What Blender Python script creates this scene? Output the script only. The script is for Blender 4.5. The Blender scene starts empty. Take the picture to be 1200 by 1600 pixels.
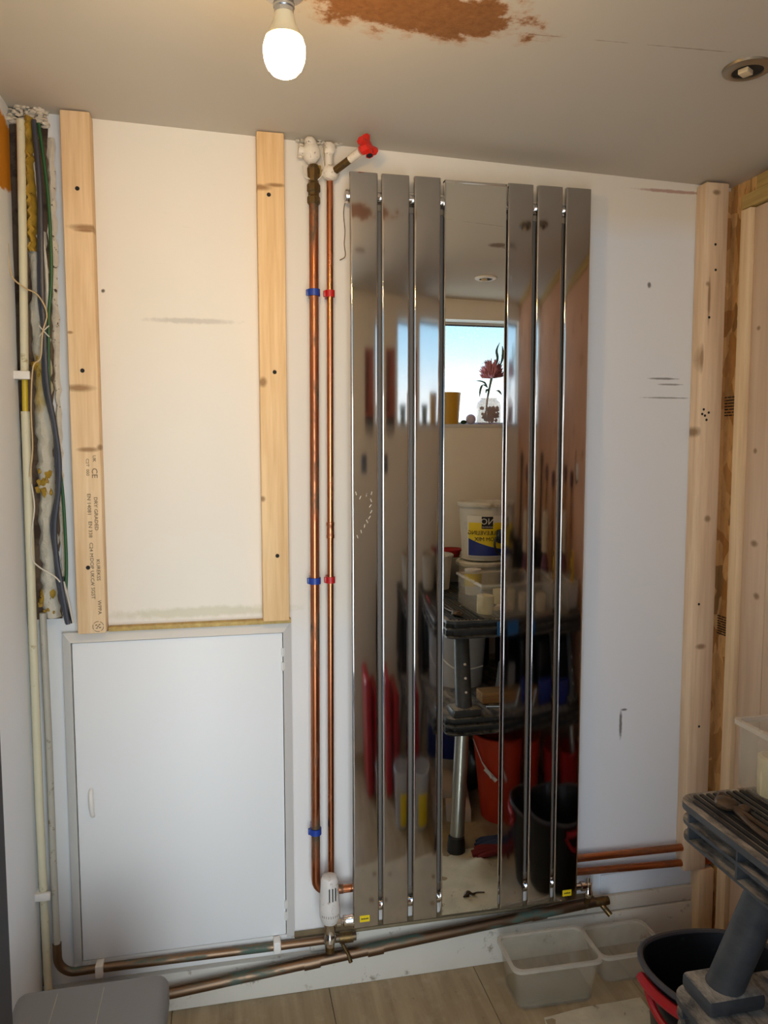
import bpy, bmesh, math, random
from mathutils import Vector, Matrix
random.seed(7)
PI = math.pi
S = bpy.context.scene
C = S.collection

# ------------------------------------------------------------------ camera
cam_d = bpy.data.cameras.new('camera')
cam = bpy.data.objects.new('camera', cam_d)
C.objects.link(cam)
YAW, PITCH, ROLL, FPX = 0.208188663, 0.0827580, -0.0010631, 1186.51
fw = Vector((math.sin(YAW)*math.cos(PITCH), math.cos(YAW)*math.cos(PITCH), -math.sin(PITCH)))
rt = Vector((math.cos(YAW), -math.sin(YAW), 0))
up = rt.cross(fw)
rt2 = rt*math.cos(ROLL)+up*math.sin(ROLL)
up2 = -rt*math.sin(ROLL)+up*math.cos(ROLL)
M4 = Matrix.Identity(4)
for i in range(3):
    M4[i][0] = rt2[i]; M4[i][1] = up2[i]; M4[i][2] = -fw[i]
M4.translation = Vector((-0.29298, -1.83163, 1.36565))
cam.matrix_world = M4
cam_d.sensor_fit = 'HORIZONTAL'; cam_d.sensor_width = 36.0
cam_d.lens = FPX/1200*36.0
cam_d.clip_start = 0.02
S.camera = cam

# ------------------------------------------------------------------ world
wd = bpy.data.worlds.new('sky'); S.world = wd; wd.use_nodes = True
nt = wd.node_tree; nt.nodes.clear()
wo = nt.nodes.new('ShaderNodeOutputWorld'); bg = nt.nodes.new('ShaderNodeBackground')
tc = nt.nodes.new('ShaderNodeTexCoord'); sx = nt.nodes.new('ShaderNodeSeparateXYZ')
rp = nt.nodes.new('ShaderNodeValToRGB')
nt.links.new(tc.outputs['Generated'], sx.inputs[0]); nt.links.new(sx.outputs[2], rp.inputs[0])
nt.links.new(rp.outputs[0], bg.inputs[0]); nt.links.new(bg.outputs[0], wo.inputs[0])
cr = rp.color_ramp
cr.elements[0].position = 0.0; cr.elements[0].color = (1.0, 1.0, 0.98, 1)
cr.elements[1].position = 1.0; cr.elements[1].color = (0.10, 0.25, 0.62, 1)
for pos, col in ((0.07, (0.95, 0.99, 1.0, 1)), (0.12, (0.52, 0.80, 0.98, 1)), (0.17, (0.30, 0.60, 0.90, 1)), (0.4, (0.20, 0.42, 0.80, 1))):
    e = cr.elements.new(pos); e.color = col
bg.inputs[1].default_value = 2.2

# ------------------------------------------------------------------ lights
def area(name, loc, rot, sx_, sy_, power, col):
    l = bpy.data.lights.new(name, 'AREA'); l.shape = 'RECTANGLE'; l.size = sx_; l.size_y = sy_
    l.energy = power; l.color = col
    o = bpy.data.objects.new(name, l); C.objects.link(o); o.location = loc; o.rotation_euler = rot
    return o
# added low area light standing in for daylight through the doorway behind the camera
area('daylight_doorway', (-0.10, -2.35, 0.90), (PI/2, 0, 0), 1.3, 1.5, 42, (0.90, 0.97, 1.0))

# ------------------------------------------------------------------ colour
S.view_settings.view_transform = 'Standard'
S.view_settings.look = 'None'
S.view_settings.gamma = 1.0
S.view_settings.use_curve_mapping = False
S.view_settings.exposure = 0.0
S.cycles.max_bounces = 12; S.cycles.diffuse_bounces = 6; S.cycles.glossy_bounces = 8
S.cycles.transmission_bounces = 8; S.cycles.transparent_max_bounces = 16
S.cycles.use_denoising = True
S.cycles.sample_clamp_indirect = 6.0

# ================================================================== materials
def lin(r, g, b):
    f = lambda c: (c/255/12.92) if c/255 <= 0.04045 else ((c/255+0.055)/1.055)**2.4
    return (f(r), f(g), f(b), 1)

class NT:
    def __init__(s, name):
        s.m = bpy.data.materials.new(name); s.m.use_nodes = True; s.t = s.m.node_tree
        s.b = s.t.nodes['Principled BSDF']; s.out = s.t.nodes['Material Output']
        s._geo = None; s._tc = None
    def n(s, typ, **kw):
        x = s.t.nodes.new(typ)
        for k, v in kw.items(): setattr(x, k, v)
        return x
    def l(s, a, b): s.t.links.new(a, b)
    def pos(s):
        if not s._geo: s._geo = s.n('ShaderNodeNewGeometry')
        return s._geo.outputs['Position']
    def obj(s):
        if not s._tc: s._tc = s.n('ShaderNodeTexCoord')
        return s._tc.outputs['Object']
    def noise(s, scale, detail=4, rough=0.55, stretch=(1, 1, 1), src='pos', dist=0.0):
        mp = s.n('ShaderNodeMapping'); mp.inputs['Scale'].default_value = stretch
        s.l(s.pos() if src == 'pos' else s.obj(), mp.inputs[0])
        x = s.n('ShaderNodeTexNoise'); x.inputs['Scale'].default_value = scale
        x.inputs['Detail'].default_value = detail; x.inputs['Roughness'].default_value = rough
        x.inputs['Distortion'].default_value = dist
        s.l(mp.outputs[0], x.inputs['Vector']); return x.outputs['Fac']
    def step(s, v, a, b):
        x = s.n('ShaderNodeMapRange'); x.inputs[1].default_value = a; x.inputs[2].default_value = b
        s.l(v, x.inputs[0]); return x.outputs[0]
    def math(s, op, a, b=None):
        x = s.n('ShaderNodeMath', operation=op)
        for i, v in enumerate((a, b)):
            if v is None: continue
            if isinstance(v, (int, float)): x.inputs[i].default_value = v
            else: s.l(v, x.inputs[i])
        return x.outputs[0]
    def mix(s, f, a, b):
        x = s.n('ShaderNodeMix', data_type='RGBA')
        for i, v in ((0, f), (6, a), (7, b)):
            if isinstance(v, (int, float)): x.inputs[i].default_value = v
            elif isinstance(v, tuple): x.inputs[i].default_value = v
            else: s.l(v, x.inputs[i])
        return x.outputs[2]
    def blob(s, c, r, wob=0.4, wscale=25, soft=0.15, src='pos'):
        """mask of one mark: an ellipsoid of radii r at c with a ragged rim"""
        sb = s.n('ShaderNodeVectorMath', operation='SUBTRACT'); s.l(s.pos() if src == 'pos' else s.obj(), sb.inputs[0]); sb.inputs[1].default_value = c
        ml = s.n('ShaderNodeVectorMath', operation='MULTIPLY'); s.l(sb.outputs[0], ml.inputs[0]); ml.inputs[1].default_value = tuple(1/k for k in r)
        ln = s.n('ShaderNodeVectorMath', operation='LENGTH'); s.l(ml.outputs[0], ln.inputs[0])
        v = ln.outputs['Value']
        if wob:
            nz = s.noise(wscale, 5, 0.65, src=src)
            v = s.math('ADD', v, s.math('MULTIPLY', s.math('SUBTRACT', nz, 0.5), wob*2))
        x = s.n('ShaderNodeMapRange'); x.inputs[1].default_value = 1+soft; x.inputs[2].default_value = 1-soft
        s.l(v, x.inputs[0]); return x.outputs[0]
    def bump(s, v, strength=0.3, dist=0.002):
        x = s.n('ShaderNodeBump'); x.inputs['Strength'].default_value = strength; x.inputs['Distance'].default_value = dist
        s.l(v, x.inputs['Height']); s.l(x.outputs[0], s.b.inputs['Normal'])
    def base(s, v):
        if isinstance(v, tuple): s.b.inputs['Base Color'].default_value = v
        else: s.l(v, s.b.inputs['Base Color'])
    def set(s, **kw):
        for k, v in kw.items():
            k = {'rough': 'Roughness', 'metal': 'Metallic', 'trans': 'Transmission Weight', 'ior': 'IOR', 'alpha': 'Alpha', 'spec': 'Specular IOR Level', 'sss': 'Subsurface Weight', 'coat': 'Coat Weight'}[k]
            if isinstance(v, (int, float)): s.b.inputs[k].default_value = v
            else: s.l(v, s.b.inputs[k])
        return s

def simple(name, col, rough=0.5, metal=0.0, vary=0.12, vscale=18, bump=0.0, bscale=120, dirt=None, dirt_amt=(0.6, 0.75), dscale=30, **kw):
    m = NT(name)
    c2 = tuple(min(1, k*(1-vary*1.6)) for k in col[:3])+(1,)
    c1 = tuple(min(1, k*(1+vary*0.6)) for k in col[:3])+(1,)
    v = m.mix(m.noise(vscale, 4), c2, c1)
    if dirt: v = m.mix(m.step(m.noise(dscale, 6, 0.7), *dirt_amt), v, dirt)
    m.base(v); m.set(rough=rough, metal=metal, **kw)
    if bump: m.bump(m.noise(bscale, 3), bump)
    return m.m

def wood(name, light, dark, axis='z', grain=38, knots=(), rough=0.6):
    m = NT(name)
    st = {'z': (1, 1, 0.05), 'y': (1, 0.05, 1), 'x': (0.05, 1, 1)}[axis]
    g = m.noise(grain*2.2, 5, 0.6, st, dist=0.3)
    g2 = m.noise(grain*0.28, 3, 0.5, (st[0], st[1], st[2]*4))
    w = m.step(m.math('ADD', m.math('MULTIPLY', g, 0.7), m.math('MULTIPLY', g2, 0.5)), 0.42, 0.80)
    v = m.mix(w, dark, light)
    for (c, r) in knots:
        k = m.blob(c, r, 0.25, 60, 0.45)
        v = m.mix(m.math('MULTIPLY', k, 0.75), v, (dark[0]*0.35, dark[1]*0.24, dark[2]*0.15, 1))
    m.base(v); m.set(rough=rough, spec=0.25); m.bump(g, 0.12, 0.001)
    return m.m

MT = {}
# painted back wall: off white paint with scuffs
m = NT('wall_paint')
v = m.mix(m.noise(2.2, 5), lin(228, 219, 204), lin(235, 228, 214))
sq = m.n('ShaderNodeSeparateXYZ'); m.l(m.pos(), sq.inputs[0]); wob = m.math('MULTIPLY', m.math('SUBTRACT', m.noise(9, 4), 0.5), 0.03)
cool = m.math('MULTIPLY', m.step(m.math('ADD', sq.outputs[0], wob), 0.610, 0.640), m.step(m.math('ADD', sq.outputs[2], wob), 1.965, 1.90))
v = m.mix(m.step(m.math('ADD', sq.outputs[2], wob), 1.00, 0.90), v, m.mix(m.noise(3, 4), lin(226, 222, 216), lin(232, 229, 225)))  # lower wall painted less creamy to mimic the cooler light there
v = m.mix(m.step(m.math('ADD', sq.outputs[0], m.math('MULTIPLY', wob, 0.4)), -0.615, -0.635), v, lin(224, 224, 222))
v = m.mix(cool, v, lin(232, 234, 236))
v = m.mix(m.math('MULTIPLY', m.step(m.noise(60, 4, 0.6, (0.3, 1, 4)), 0.66, 0.80), 0.18), v, lin(150, 140, 125))
for c, r, a in (((-0.36, 0, 1.66), (0.09, .05, 0.006), .25), ((0.85, 0, 1.55), (0.04, .05, 0.0025), .7), ((0.86, 0, 1.50), (0.06, .05, 0.002), .6), ((0.87, 0, 1.535), (0.03, .05, 0.0022), .6),
                ((0.75, 0, 0.62), (0.004, .05, 0.035), .8), ((0.76, 0, 0.66), (0.008, .05, 0.003), .8), ((0.80, 0, 1.79), (0.005, .05, 0.007), .8), ((-0.15, 0, 0.995), (0.006, .05, 0.008), .7),
                ((0.86, 0, 2.03), (0.10, .05, 0.004), .6), ((-0.35, 0, 0.98), (0.2, 0.05, 0.012), .35), ((-0.55, 0, 1.72), (0.004, .05, 0.004), .9), ((-0.15, 0, 1.69), (0.004, .05, 0.004), .9)):
    col = lin(150, 70, 45) if c[2] > 2.0 else (lin(170, 165, 110) if r[0] == 0.2 else lin(70, 62, 52))
    v = m.mix(m.math('MULTIPLY', m.blob(c, r, 0.7, 55, 0.35), a), v, col)
m.base(v); m.set(rough=0.62, spec=0.3); m.bump(m.noise(45, 6, 0.6), 0.12, 0.002)
MT['wall'] = m.m
# ceiling: grey-beige plaster with brown bare patches and a hair crack
m = NT('ceiling_plaster')
v = m.mix(m.noise(1.6, 4), lin(194, 187, 172), lin(203, 196, 182))
brown = m.mix(m.noise(90, 5, 0.7), lin(104, 66, 34), lin(170, 118, 72))
st = m.blob((0.03, -0.595, 2.07), (0.175, 0.062, 0.2), 1.1, 20, 0.10)
rim = m.blob((0.03, -0.595, 2.07), (0.195, 0.072, 0.2), 1.1, 20, 0.15)
v = m.mix(m.math('MULTIPLY', rim, 0.55), v, lin(190, 140, 95))
v = m.mix(st, v, brown)
for c, r in (((0.16, -0.98, 2.05), (0.045, 0.03, 0.2)), ((0.62, -0.80, 2.05), (0.03, 0.025, 0.2)), ((0.66, -0.82, 2.05), (0.02, 0.012, 0.2))):
    v = m.mix(m.math('MULTIPLY', m.blob(c, r, 0.6, 30, 0.3), 0.8), v, lin(110, 82, 62))
# crack: thin line running right from the patch
sp = m.n('ShaderNodeSeparateXYZ'); m.l(m.pos(), sp.inputs[0])
ln_ = m.math('ABSOLUTE', m.math('ADD', m.math('SUBTRACT', sp.outputs[1], m.math('MULTIPLY', sp.outputs[0], -0.10)), 0.555))
ck = m.math('MULTIPLY', m.math('LESS_THAN', m.math('ADD', ln_, m.math('MULTIPLY', m.math('SUBTRACT', m.noise(16, 3), 0.5), 0.012)), 0.0010), m.math('MULTIPLY', m.math('GREATER_THAN', sp.outputs[0], 0.22), m.math('LESS_THAN', sp.outputs[0], 0.58)))
v = m.mix(m.math('MULTIPLY', ck, 0.5), v, lin(120, 90, 68))
m.base(v); m.set(rough=0.75, spec=0.2); m.bump(m.noise(14, 5, 0.55), 0.10, 0.004)
MT['ceiling'] = m.m
# left wall: lilac-grey plaster with an orange old-paint patch at the top
m = NT('left_wall_paint')
v = m.mix(m.noise(3, 5), lin(226, 232, 238), lin(234, 238, 242))
v = m.mix(m.blob((-0.729, -0.10, 1.985), (0.2, 0.16, 0.080), 0.45, 14, 0.04), v, m.mix(m.noise(20, 4), lin(196, 122, 20), lin(214, 146, 40)))
m.base(v); m.set(rough=0.65, spec=0.25); m.bump(m.noise(30, 5), 0.15, 0.002)
MT['left'] = m.m
m = NT('rear_wall_paint')
v = m.mix(m.noise(3, 4), lin(232, 228, 218), lin(240, 237, 228))
m.base(v); m.set(rough=0.6, spec=0.25); m.bump(m.noise(30, 5), 0.1, 0.002)
MT['rear'] = m.m
# OSB
m = NT('strand_board')
vo = m.n('ShaderNodeTexVoronoi'); vo.inputs['Scale'].default_value = 26; vo.inputs['Randomness'].default_value = 1.0
mp = m.n('ShaderNodeMapping'); mp.inputs['Scale'].default_value = (1, 1.9, 0.55); mp.inputs['Rotation'].default_value = (0.5, 0, 0)
ad = m.n('ShaderNodeVectorMath', operation='ADD'); nzc = m.n('ShaderNodeTexNoise'); nzc.inputs['Scale'].default_value = 7
m.l(m.pos(), nzc.inputs['Vector']); sc_ = m.n('ShaderNodeVectorMath', operation='SCALE'); sc_.inputs[3].default_value = 0.12
m.l(nzc.outputs['Color'], sc_.inputs[0]); m.l(m.pos(), ad.inputs[0]); m.l(sc_.outputs[0], ad.inputs[1]); m.l(ad.outputs[0], mp.inputs[0]); m.l(mp.outputs[0], vo.inputs['Vector'])
hs = m.n('ShaderNodeSeparateColor'); m.l(vo.outputs['Color'], hs.inputs[0])
v = m.mix(hs.outputs[0], lin(184, 132, 72), lin(236, 194, 130))
v = m.mix(m.math('MULTIPLY', m.step(m.noise(70, 5, 0.7, (1, 1, 0.3)), 0.5, 0.8), 0.5), v, lin(120, 74, 32))
v = m.mix(m.math('MULTIPLY', m.math('GREATER_THAN', hs.outputs[1], 0.9), 0.5), v, lin(96, 58, 26))
m.base(v); m.set(rough=0.7, spec=0.2); m.bump(hs.outputs[2], 0.4, 0.002)
MT['osb'] = m.m

MT['pink_plaster'] = simple('bare_pink_plaster', lin(214, 166, 132), 0.75, vary=0.16, vscale=7, bump=0.15, bscale=30, dirt=lin(150, 104, 76), dirt_amt=(0.56, 0.72), dscale=9)
MT['white_wood'] = simple('painted_wood', lin(216, 214, 208), 0.42, vary=0.03, vscale=6, bump=0.05, bscale=40, dirt=lin(190, 180, 150), dirt_amt=(0.66, 0.8), dscale=9)
MT['door_paint'] = simple('satin_door_paint', lin(228, 228, 226), 0.55, vary=0.02, vscale=3, bump=0.04, bscale=25)
MT['ledge'] = simple('scuffed_skirting', lin(214, 206, 190), 0.5, vary=0.06, vscale=9, bump=0.15, bscale=50, dirt=lin(120, 105, 80), dirt_amt=(0.60, 0.72), dscale=22)
MT['mortar'] = simple('dusty_ledge', lin(138, 122, 92), 0.85, vary=0.2, vscale=40, bump=0.5, bscale=90)
MT['timber_a'] = wood('new_pine', lin(240, 212, 172), lin(214, 178, 132), 'z', 38, (((-0.575, -.04, 1.845), (.03, .03, .006)), ((-0.575, -.04, 1.838), (.02, .03, .003)), ((-0.60, -.04, 1.50), (.028, .03, .007)), ((-0.585, -.04, 1.365), (.02, .03, .005)), ((-0.56, -.04, 1.37), (.006, .03, .006)), ((-0.615, -.04, 1.62), (.006, .03, .003))))
MT['timber_b'] = wood('new_pine_warm', lin(242, 208, 158), lin(214, 170, 116), 'z', 34, (((-0.20, -.04, 1.955), (.02, .03, .006)), ((-0.165, -.04, 1.962), (.02, .03, .004)), ((-0.2, -.04, 1.52), (.008, .03, .01)), ((-0.205, -.04, 1.25), (.006, .03, .006))))
MT['timber_c'] = wood('pine_stud_wood', lin(246, 220, 186), lin(218, 186, 148), 'z', 36, (((0.94, -.02, 1.79), (.006, .04, .006)), ((0.957, -.045, 2.02), (.01, .03, .006)), ((0.928, -.02, 1.41), (.006, .03, .012)), ((0.962, -.045, 1.18), (.008, .03, .008)), ((0.955, -.045, 0.835), (.013, .03, .007)), ((0.93, -.045, 1.6), (.004, .03, .03)), ((0.945, -.045, 1.75), (.0035, .03, .05))))
MT['timber_d'] = wood('pine_plain', lin(246, 220, 180), lin(220, 188, 144), 'z', 34)
MT['board_pale'] = wood('pale_spruce_board', lin(232, 208, 180), lin(204, 176, 148), 'z', 14, (((0.985, -.17, 1.66), (.05, .006, .005)), ((0.985, -.175, 1.36), (.05, .006, .006)), ((0.985, -.185, 1.13), (.05, .012, .008)), ((0.985, -.2, 1.0), (.05, .01, .008))))
MT['timber_h'] = wood('pine_header', lin(204, 176, 110), lin(166, 138, 80), 'y', 34)
MT['stained_wood'] = wood('offcut_wood', lin(196, 150, 98), lin(150, 104, 60), 'x', 30)
# planks of the floor
m = NT('laminate_floor')
g = m.noise(26, 5, 0.6, (1, 0.08, 1), dist=0.4)
v = m.mix(m.step(g, 0.3, 0.7), lin(138, 118, 86), lin(174, 154, 120))
v = m.mix(m.math('MULTIPLY', m.step(m.noise(14, 6, 0.7), 0.52, 0.75), 0.5), v, lin(188, 172, 144))
v = m.mix(m.math('MULTIPLY', m.step(m.noise(38, 6, 0.7), 0.62, 0.7), 0.5), v, lin(92, 76, 56))
m.base(v); m.set(rough=m.math('ADD', m.math('MULTIPLY', g, 0.3), 0.3), spec=0.4); m.bump(g, 0.1, 0.001)
MT['floor'] = m.m
MT['subfloor'] = simple('subfloor', lin(70, 60, 48), 0.9)

def metal_patina(name, base, dark, patch, rough=0.25, amt=(0.5, 0.62), scale=30, st=(1, 1, 0.25)):
    m = NT(name)
    v = m.mix(m.noise(14, 5, 0.6, st), dark, base)
    k = m.step(m.noise(scale, 6, 0.7, st), *amt)
    v = m.mix(k, v, patch)
    m.base(v); m.set(metal=m.math('SUBTRACT', 1.0, m.math('MULTIPLY', k, 0.7)), rough=m.math('ADD', m.math('MULTIPLY', k, 0.3), rough))
    m.bump(m.noise(60, 3), 0.05, 0.001)
    return m.m
MT['copper'] = metal_patina('copper', lin(224, 150, 108), lin(180, 108, 70), lin(120, 70, 46), 0.25, (0.62, 0.75))
MT['copper_old'] = metal_patina('weathered_copper', lin(214, 136, 94), lin(146, 90, 60), lin(88, 74, 54), 0.3, (0.46, 0.6), 24)
MT['copper_low'] = metal_patina('grimy_copper', lin(150, 120, 94), lin(92, 78, 64), lin(78, 98, 86), 0.42, (0.52, 0.62), 26, (0.25, 1, 1))
MT['copper_h'] = metal_patina('copper_horizontal', lin(214, 138, 96), lin(160, 96, 62), lin(104, 74, 54), 0.3, (0.50, 0.66), 26, (0.25, 1, 1))
MT['brass'] = metal_patina('aged_brass', lin(150, 122, 78), lin(96, 76, 48), lin(66, 58, 40), 0.35, (0.5, 0.62), 60, (1, 1, 1))
MT['pipe_paint'] = simple('painted_pipe_grey', lin(178, 174, 160), 0.45, vary=0.12, vscale=30, dirt=lin(120, 104, 80), dirt_amt=(0.6, 0.68), dscale=40, bump=0.2)
MT['cream_paint'] = simple('flaking_cream_paint', lin(228, 216, 196), 0.5, vary=0.06, vscale=40, dirt=lin(92, 66, 44), dirt_amt=(0.60, 0.64), dscale=110, bump=0.5, bscale=160)
def chrome(name, col, rough, marks=False):
    m = NT(name)
    v = col
    if marks:
        v = m.mix(m.math('MULTIPLY', m.step(m.noise(220, 3, 0.6), 0.72, 0.76), 0.4), col, lin(210, 205, 195))
        m.base(v); m.set(rough=m.math('ADD', m.math('MULTIPLY', m.step(m.noise(9, 5), 0.35, 0.8), 0.035), rough))
    else:
        m.base(col); m.set(rough=rough)
    m.set(metal=1.0)
    return m.m
MT['chrome'] = chrome('tinted_chrome', (0.53, 0.52, 0.52, 1), 0.055, True)
MT['chrome_edge'] = chrome('chrome_bright', (0.78, 0.77, 0.76, 1), 0.08)
MT['mirror'] = chrome('mirror_glass', (0.84, 0.85, 0.80, 1), 0.004)
MT['dl_ring_lit'] = simple('downlight_ring_lit', lin(250, 248, 240), 0.3, vary=0.01)  # rear downlight ring: window light on it put into a brighter white
MT['rear_satin'] = simple('satin_grey_metal', lin(128, 120, 112), 0.45, vary=0.04)
MT['white_plastic'] = simple('white_plastic', lin(228, 224, 216), 0.35, vary=0.03)
MT['grubby_plastic'] = simple('grubby_white_plastic', lin(214, 208, 200), 0.4, vary=0.05, dirt=lin(150, 128, 96), dirt_amt=(0.58, 0.7), dscale=60)
MT['dark'] = simple('dark_slot', lin(22, 20, 18), 0.7)
MT['blue_plastic'] = simple('blue_plastic', lin(28, 62, 150), 0.4, vary=0.08)
MT['red_plastic'] = simple('red_plastic', lin(190, 26, 28), 0.38, vary=0.12)
MT['red_paint'] = simple('red_valve_paint', lin(214, 40, 28), 0.35, vary=0.12, dirt=lin(60, 20, 16), dirt_amt=(0.68, 0.74), dscale=90)
MT['black_rubber'] = simple('black_rubber', lin(26, 28, 32), 0.5, vary=0.15)
MT['cable_grey'] = simple('grey_cable_sheath', lin(58, 62, 74), 0.4, vary=0.1)
MT['cable_green'] = simple('green_cable_sheath', lin(42, 92, 52), 0.45, vary=0.15)
MT['cable_white'] = simple('white_cable_sheath', lin(214, 206, 190), 0.45, vary=0.06)
MT['wire_tan'] = simple('tan_bell_wire', lin(198, 172, 128), 0.45, vary=0.1)
MT['conduit'] = simple('conduit_cream', lin(214, 208, 178), 0.45, vary=0.06, vscale=20, dirt=lin(160, 140, 90), dirt_amt=(0.62, 0.72), dscale=26)
MT['yellow_pipe'] = simple('yellow_gas_sleeve', lin(206, 178, 40), 0.35, vary=0.1)
MT['foam'] = simple('hardened_yellow_foam', lin(176, 140, 40), 0.7, vary=0.3, vscale=26, bump=0.6, bscale=60, dirt=lin(110, 80, 30), dirt_amt=(0.55, 0.66), dscale=30)
m = NT('rough_render')
v = m.mix(m.noise(22, 6, 0.7), lin(176, 166, 140), lin(224, 220, 208))
v = m.mix(m.step(m.noise(7, 5, 0.6, (1, 1, 0.7)), 0.56, 0.68), v, lin(184, 158, 88))
v = m.mix(m.step(m.noise(10, 6, 0.75, (1, 1, 1.3)), 0.67, 0.74), v, lin(112, 84, 44))
m.base(v); m.set(rough=0.85, spec=0.2); m.bump(m.noise(110, 5, 0.7), 0.9, 0.004)
MT['render'] = m.m
MT['chase'] = simple('chased_masonry', lin(104, 84, 66), 0.9, vary=0.35, vscale=14, bump=0.8, bscale=60, dirt=lin(60, 44, 32), dirt_amt=(0.5, 0.6), dscale=12)
MT['plaster_rough'] = simple('broken_plaster', lin(214, 204, 186), 0.85, vary=0.15, vscale=60, bump=0.9, bscale=120, dirt=lin(70, 54, 38), dirt_amt=(0.60, 0.64), dscale=80)
MT['door_dark'] = simple('dark_door', lin(20, 16, 20), 0.5, vary=0.1)
MT['door_edge'] = simple('door_edge', lin(34, 22, 30), 0.5)
MT['stool'] = simple('grey_vinyl', lin(116, 114, 112), 0.55, vary=0.05, bump=0.1, bscale=300)
MT['seam'] = simple('pale_seam', lin(160, 154, 140), 0.6)
m = NT('dusty_black_plastic')
v = m.mix(m.noise(30, 4), lin(40, 43, 47), lin(58, 61, 65))
geo = m.n('ShaderNodeNewGeometry'); sz = m.n('ShaderNodeSeparateXYZ'); m.l(geo.outputs['Normal'], sz.inputs[0])
upf = m.step(sz.outputs[2], 0.5, 0.95)
du = m.math('MULTIPLY', m.math('ADD', m.math('MULTIPLY', upf, 0.62), 0.04), m.step(m.noise(34, 6, 0.72, (1, 0.35, 1)), 0.38, 0.66))
v = m.mix(du, v, lin(214, 200, 178))
v = m.mix(m.step(m.noise(44, 6, 0.7), 0.70, 0.725), v, lin(214, 206, 190))
m.base(v); m.set(rough=m.math('ADD', m.math('MULTIPLY', du, 0.4), 0.42)); m.bump(m.noise(200, 3), 0.1, 0.001)
MT['bench'] = m.m
MT['bench_rib'] = simple('worn_black_rib', lin(34, 34, 35), 0.5, vary=0.2, dirt=lin(190, 176, 152), dirt_amt=(0.62, 0.70), dscale=26)
MT['alu'] = simple('aluminium_leg', lin(178, 176, 168), 0.35, 0.85, vary=0.05)
def clear(name, col, alpha, rough=0.25):
    m = NT(name)
    tr = m.n('ShaderNodeBsdfTransparent'); mx = m.n('ShaderNodeMixShader'); m.b.inputs['Base Color'].default_value = col
    m.b.inputs['Roughness'].default_value = rough
    m.l(m.math('ADD', m.math('MULTIPLY', m.noise(20, 4), 0.2), alpha-0.1), mx.inputs[0]); m.l(tr.outputs[0], mx.inputs[1]); m.l(m.b.outputs[0], mx.inputs[2]); m.l(mx.outputs[0], m.out.inputs[0])
    tr.inputs[0].default_value = (0.97, 0.97, 0.95, 1)
    return m.m
MT['tub_clear'] = clear('milky_clear_plastic', lin(206, 196, 180), 0.17)
MT['tub_rim'] = clear('milky_plastic_rim', lin(216, 206, 190), 0.42)
MT['bag_clear'] = clear('cloudy_bag_plastic', lin(214, 212, 212), 0.62)
MT['jar_glass'] = clear('ribbed_jar_glass', lin(232, 208, 226), 0.42, 0.05)
MT['water'] = clear('dirty_water', lin(150, 134, 90), 0.5, 0.05)
# obscure window glass: clear with scattered milky flecks
m = NT('obscure_glass')
tr = m.n('ShaderNodeBsdfTransparent'); tr.inputs[0].default_value = (0.96, 0.98, 0.98, 1)
tl = m.n('ShaderNodeBsdfTranslucent'); tl.inputs[0].default_value = (0.8, 0.82, 0.82, 1)
gl = m.n('ShaderNodeBsdfGlossy'); gl.inputs['Roughness'].default_value = 0.1
vo = m.n('ShaderNodeTexNoise'); vo.inputs['Scale'].default_value = 120; vo.inputs['Detail'].default_value = 3; m.l(m.pos(), vo.inputs['Vector'])
f_ = m.math('ADD', m.math('MULTIPLY', m.step(vo.outputs['Fac'], 0.58, 0.64), 0.45), 0.06)
mx = m.n('ShaderNodeMixShader'); m.l(f_, mx.inputs[0]); m.l(tr.outputs[0], mx.inputs[1]); m.l(tl.outputs[0], mx.inputs[2])
mx2 = m.n('ShaderNodeMixShader'); mx2.inputs[0].default_value = 0.05; m.l(mx.outputs[0], mx2.inputs[1]); m.l(gl.outputs[0], mx2.inputs[2])
m.l(mx2.outputs[0], m.out.inputs[0]); MT['pane'] = m.m
MT['upvc'] = simple('upvc_frame', lin(210, 212, 212), 0.35, vary=0.02)
MT['seal'] = simple('window_seal', lin(40, 42, 44), 0.6)
MT['cream_wax'] = simple('cream_roll', lin(222, 208, 164), 0.6, vary=0.06)
MT['bucket_white'] = simple('white_bucket_plastic', lin(208, 204, 192), 0.4, vary=0.06, dirt=lin(160, 150, 128), dirt_amt=(0.55, 0.7), dscale=20)
MT['label_white'] = simple('label_white', lin(226, 222, 212), 0.5, vary=0.02)
MT['label_yellow'] = simple('label_yellow', lin(236, 206, 24), 0.45, vary=0.03)
MT['label_blue'] = simple('label_blue', lin(30, 46, 128), 0.45, vary=0.05)
MT['ink'] = simple('black_ink', lin(24, 22, 24), 0.6, vary=0.02)
MT['stamp_ink'] = simple('faded_stamp_ink', lin(120, 98, 74), 0.8, vary=0.2, vscale=200)
MT['yellow_plastic'] = simple('yellow_plastic', lin(214, 168, 20), 0.4, vary=0.1)
MT['ochre_pot'] = simple('ochre_glaze', lin(200, 156, 40), 0.35, vary=0.06)
MT['black_bin'] = simple('black_flexible_plastic', lin(16, 17, 21), 0.42, vary=0.2, dirt=lin(60, 58, 56), dirt_amt=(0.62, 0.8), dscale=20)
MT['grey_rim'] = simple('dusty_grey_rim', lin(66, 62, 64), 0.5, vary=0.15)
MT['red_tub'] = simple('red_tub_plastic', lin(168, 18, 26), 0.4, vary=0.1)
MT['orange_tub'] = simple('orange_red_bucket', lin(206, 58, 26), 0.4, vary=0.1)
MT['red_case'] = simple('dark_red_case', lin(196, 26, 40), 0.3, vary=0.15)
MT['sheet'] = simple('dust_sheet', lin(244, 234, 208), 0.9, vary=0.14, vscale=16, bump=0.5, bscale=60, dirt=lin(150, 130, 100), dirt_amt=(0.62, 0.70), dscale=34)
MT['carton'] = simple('tile_carton', lin(196, 180, 164), 0.7, vary=0.06)
MT['glove_blue'] = simple('blue_glove', lin(52, 66, 96), 0.8, vary=0.2)
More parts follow.
